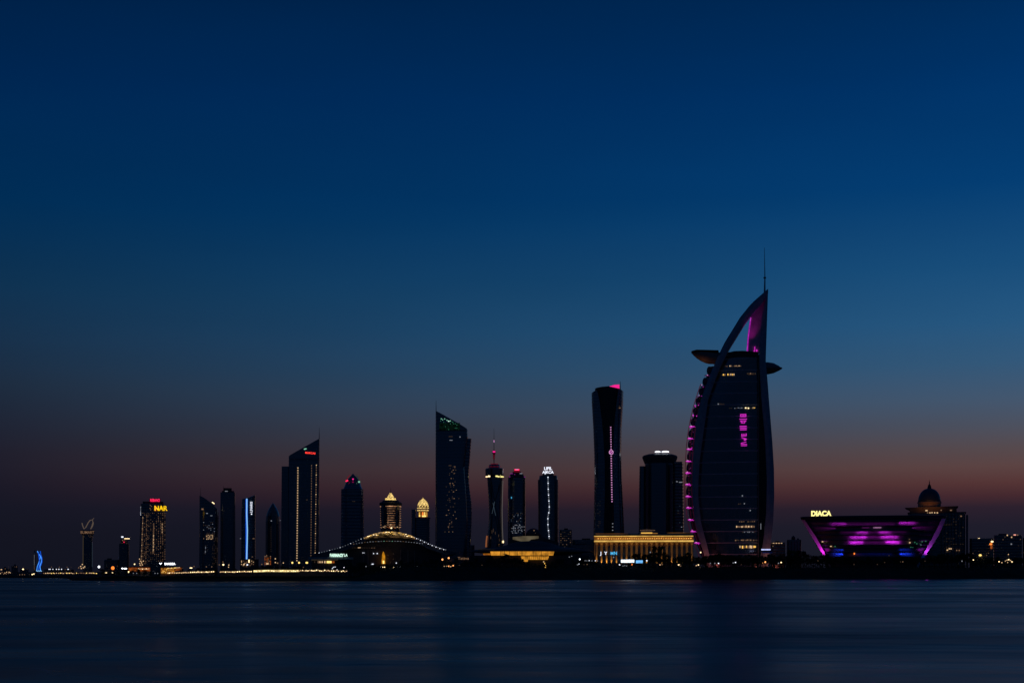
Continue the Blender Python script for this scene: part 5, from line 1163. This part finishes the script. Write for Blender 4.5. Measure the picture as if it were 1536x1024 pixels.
ZONES = [ # x0,x1,top lo, top hi, spacing, off range, label
 (152, 238, 852, 857, 9, (40, 60), 'small dark shoreline tree between the sign topped tower and the orange pavilion'),
 (272, 358, 850, 854, 10, (90, 140), 'small dark tree behind the promenade below the swept top and stepped towers'),
 (384, 462, 846, 851, 8, (90, 140), 'small dark tree behind the promenade between the blue strip and wedge towers'),
 (524, 570, 841, 848, 7, (60, 120), 'dark tree at the left foot of the arched hall'),
 (570, 660, 846, 851, 7.5, (40, 60), 'low dark tree in front of the arched hall'),
 (600, 735, 836, 845, 7.5, (90, 145), 'dark tree between the arched hall and the saucer roofed hall'),
 (733, 784, 833, 838, 6, (70, 130), 'dark tree hiding the left part of the golden hall front'),
 (784, 828, 841, 847, 7, (70, 130), 'dark tree below the glowing lower windows of the saucer roofed hall'),
 (826, 900, 832, 842, 7, (80, 145), 'dark tree between the saucer roofed hall and the cyan letters'),
 (898, 950, 845, 850, 7, (60, 110), 'low dark tree below the left half of the palace'),
 (950, 975, 828, 836, 7, (100, 140), 'dark tree rising in front of the middle of the palace'),
 (976, 1000, 824, 832, 6.5, (90, 140), 'dark tree in the tall clump before the palace columns'),
 (1000, 1046, 832, 838, 6.5, (80, 140), 'dark tree before the right end of the palace'),
 (1046, 1152, 829, 835, 6.5, (80, 145), 'dark tree at the foot of the sail tower'),
 (1152, 1244, 824, 834, 7, (80, 145), 'dark tree between the sail tower and the purple bowl'),
 (1244, 1392, 834, 839, 6.5, (80, 145), 'dark tree below the purple bowl'),
 (1392, 1462, 828, 835, 6.5, (80, 145), 'dark tree below the domed building'),
 (1462, 1560, 833, 840, 7, (80, 145), 'dark tree before the slabs at the right edge'),
 (1046, 1244, 833, 840, 6, (60, 80), 'broad low dark tree filling the front row right of the palace'),
 (560, 1560, 846, 852, 10, (36, 52), 'small dark tree on the lower slope of the waterfront bank'),
]
for x0, x1, lo, hi, sp, (o0, o1), lab in ZONES:
    px = x0 + 2
    while px < x1:
        tree(px, rt.uniform(lo, hi), rt.uniform(o0, o1), rt.randrange(5), lab, 'trees: ' + lab[:60], rt.uniform(.85, 1.2)); px += rt.uniform(sp * .75, sp * 1.25)
for px, py in ((983, 817), (991, 815.5), (1032, 826), (760, 829), (1186, 822), (712, 834)):
    tree(px, py, rt.uniform(60, 78), 5 + rt.randrange(2), {983: 'left of two tall palms before the middle of the palace', 991: 'right and tallest of two palms before the middle of the palace', 1032: 'single palm before the right corner of the palace', 760: 'single palm before the golden front of the saucer roofed hall', 1186: 'single palm between the sail tower and the purple bowl', 712: 'single palm left of the saucer roofed hall'}[px], None)
# scrub on the bank: leaf mass nobody could count
mb = MB(); rs_ = random.Random(99)
for i in range(17000):
    px = rs_.uniform(112, 1560); off = rs_.uniform(9, 30) if px < 540 else rs_.choice((rs_.uniform(10, 34), rs_.uniform(30, 62), rs_.uniform(62, 150), rs_.uniform(62, 150)))
    D = dshore(px) + off; x, y = at(px, D); g = gheight(px, off)
    hmx = (1.2 if px < 540 else (2.4 if off < 62 else 5.5)) * (0.6 + .8 * abs(noise.noise(Vector((x * .05, y * .05, 7))))) * (min(1, (px - 110) / 50))
    z = g + rs_.random() * hmx
    s_ = rs_.uniform(.4, .9); n1 = Vector((rs_.gauss(0, 1), rs_.gauss(0, 1), rs_.gauss(0, 1))).normalized(); n2 = n1.orthogonal().normalized(); p = Vector((x, y, z))
    mb.add([p - n1 * s_, p + n2 * s_ * .7, p + n1 * s_, p - n2 * s_ * .7], [(0, 1, 2, 3)])
tag(mb.build('scrub', LEAF2), 'dark scrub and hedge mass along the top of the waterfront bank', 'scrub', kind='stuff')

# ================================================================== sky, sun, camera
w = bpy.data.worlds.new('World'); scene.world = w; w.use_nodes = True; nt = w.node_tree; nt.nodes.clear()
out = N(nt, 'ShaderNodeOutputWorld'); tc = N(nt, 'ShaderNodeTexCoord'); sp = N(nt, 'ShaderNodeSeparateXYZ'); nt.links.new(tc.outputs['Generated'], sp.inputs[0])
def ramp(stops):
    r = N(nt, 'ShaderNodeValToRGB'); mr = N(nt, 'ShaderNodeMapRange'); nt.links.new(sp.outputs[2], mr.inputs[0]); mr.inputs[2].default_value = .5
    nt.links.new(mr.outputs[0], r.inputs[0]); el = r.color_ramp.elements; r.color_ramp.interpolation = 'LINEAR'
    pts = []
    for y, c in stops:
        tn = (HZ - y) / F; pts.append((max(0, math.sin(math.atan(tn)) / .5), c))
    pts.sort()
    el[0].position = pts[0][0]; el[0].color = (*s2l(pts[0][1]), 1); el[1].position = pts[-1][0]; el[1].color = (*s2l(pts[-1][1]), 1)
    for p, c in pts[1:-1]: e = el.new(p); e.color = (*s2l(c), 1)
    return r.outputs[0]
LEFT = [(857, (17, 19, 31)), (800, (19, 20, 32)), (740, (21, 23, 37)), (690, (26, 27, 42)), (640, (27, 34, 51)), (590, (27, 41, 60)), (530, (22, 45, 70)), (450, (13, 47, 77)), (330, (0, 44, 84)), (150, (0, 36, 78)), (0, (0, 30, 66)), (-260, (0, 24, 55))]
RIGHT = [(857, (25, 27, 40)), (820, (27, 28, 41)), (790, (31, 29, 43)), (765, (44, 32, 45)), (748, (70, 41, 47)), (730, (87, 54, 54)), (706, (94, 69, 68)), (680, (88, 76, 80)), (650, (78, 82, 96)), (610, (68, 88, 112)), (560, (52, 90, 124)), (500, (38, 88, 130)), (420, (24, 78, 124)), (300, (4, 62, 116)), (150, (0, 52, 106)), (0, (0, 42, 88)), (-260, (0, 30, 66))]
BACK = [(857, (11, 25, 45)), (600, (9, 30, 56)), (300, (6, 34, 68)), (-260, (2, 28, 60))]
def mixc(f, a, b_):
    n = N(nt, 'ShaderNodeMix', data_type='RGBA'); nt.links.new(f, n.inputs[0]); nt.links.new(a, n.inputs[6]); nt.links.new(b_, n.inputs[7]); return n.outputs[2]
def mapr(src, a, b_, smooth=True):
    n = N(nt, 'ShaderNodeMapRange'); n.interpolation_type = 'SMOOTHSTEP' if smooth else 'LINEAR'; nt.links.new(src, n.inputs[0]); n.inputs[1].default_value = a; n.inputs[2].default_value = b_; return n.outputs[0]
fx = mapr(sp.outputs[0], -.37, .38, False)
front = mixc(fx, ramp(LEFT), ramp(RIGHT))
allc = mixc(mapr(sp.outputs[1], -.1, .75), ramp(BACK), front)
# thin uneven haze
no = N(nt, 'ShaderNodeTexNoise'); mp = N(nt, 'ShaderNodeMapping'); mp.inputs['Scale'].default_value = (1.5, 1.5, 9); nt.links.new(tc.outputs['Generated'], mp.inputs[0]); nt.links.new(mp.outputs[0], no.inputs['Vector']); no.inputs['Scale'].default_value = 1.6; no.inputs['Detail'].default_value = 3
hz = N(nt, 'ShaderNodeMapRange'); nt.links.new(no.outputs['Fac'], hz.inputs[0]); hz.inputs[1].default_value = .3; hz.inputs[2].default_value = .7; hz.inputs[3].default_value = .95; hz.inputs[4].default_value = 1.05
bg = N(nt, 'ShaderNodeBackground'); nt.links.new(allc, bg.inputs[0]); nt.links.new(hz.outputs[0], bg.inputs[1])
sky = N(nt, 'ShaderNodeTexSky'); sky.sky_type = 'NISHITA'; sky.sun_disc = False; sky.sun_elevation = math.radians(-6); sky.sun_rotation = math.radians(35)
bg2 = N(nt, 'ShaderNodeBackground'); nt.links.new(sky.outputs[0], bg2.inputs[0]); bg2.inputs[1].default_value = .004
ad = N(nt, 'ShaderNodeAddShader'); nt.links.new(bg.outputs[0], ad.inputs[0]); nt.links.new(bg2.outputs[0], ad.inputs[1]); nt.links.new(ad.outputs[0], out.inputs[0])
sl = bpy.data.lights.new('sun', 'SUN'); sl.energy = .01; sl.angle = math.radians(12); sl.color = (1, .6, .45)
so = bpy.data.objects.new('sun', sl); COL.objects.link(so)
so.rotation_euler = Vector((-math.sin(math.radians(35)), -math.cos(math.radians(35)), -math.tan(math.radians(2)))).to_track_quat('-Z', 'Y').to_euler()

cam = bpy.data.cameras.new('camera'); co = bpy.data.objects.new('camera', cam); COL.objects.link(co)
co.location = (0, 0, H); co.rotation_euler = (math.pi / 2, 0, 0)
cam.lens = 50; cam.sensor_width = 36; cam.sensor_fit = 'HORIZONTAL'; cam.shift_y = (HZ - 512) / 1536; cam.clip_start = .5; cam.clip_end = 60000
scene.camera = co
scene.view_settings.view_transform = 'Standard'; scene.view_settings.look = 'None'; scene.view_settings.exposure = 0; scene.view_settings.gamma = 1
scene.render.dither_intensity = 1.0

def reparent(child_names, parent_name, root):
    ps = [c for c in COL.objects if c.parent == root and c.name.split('.')[0] == parent_name]
    if not ps: return
    for c in [c for c in COL.objects if c.parent == root and c.name.split('.')[0] in child_names]: c.parent = ps[0]
for nm, kids, par in (('domed_building', ('finial',), 'dome'), ('sail_tower', ('mast_collar',), 'mast'), ('sail_tower', ('helipad_deck',), 'helipad'), ('sail_tower', ('lounge_rim',), 'sky_lounge'),
                      ('observation_tower', ('ring_light',), 'drum'), ('concert_hall', ('mullion',), 'glazing'), ('concert_hall', ('roof_edge',), 'roof')):
    reparent(kids, par, bpy.data.objects[nm])
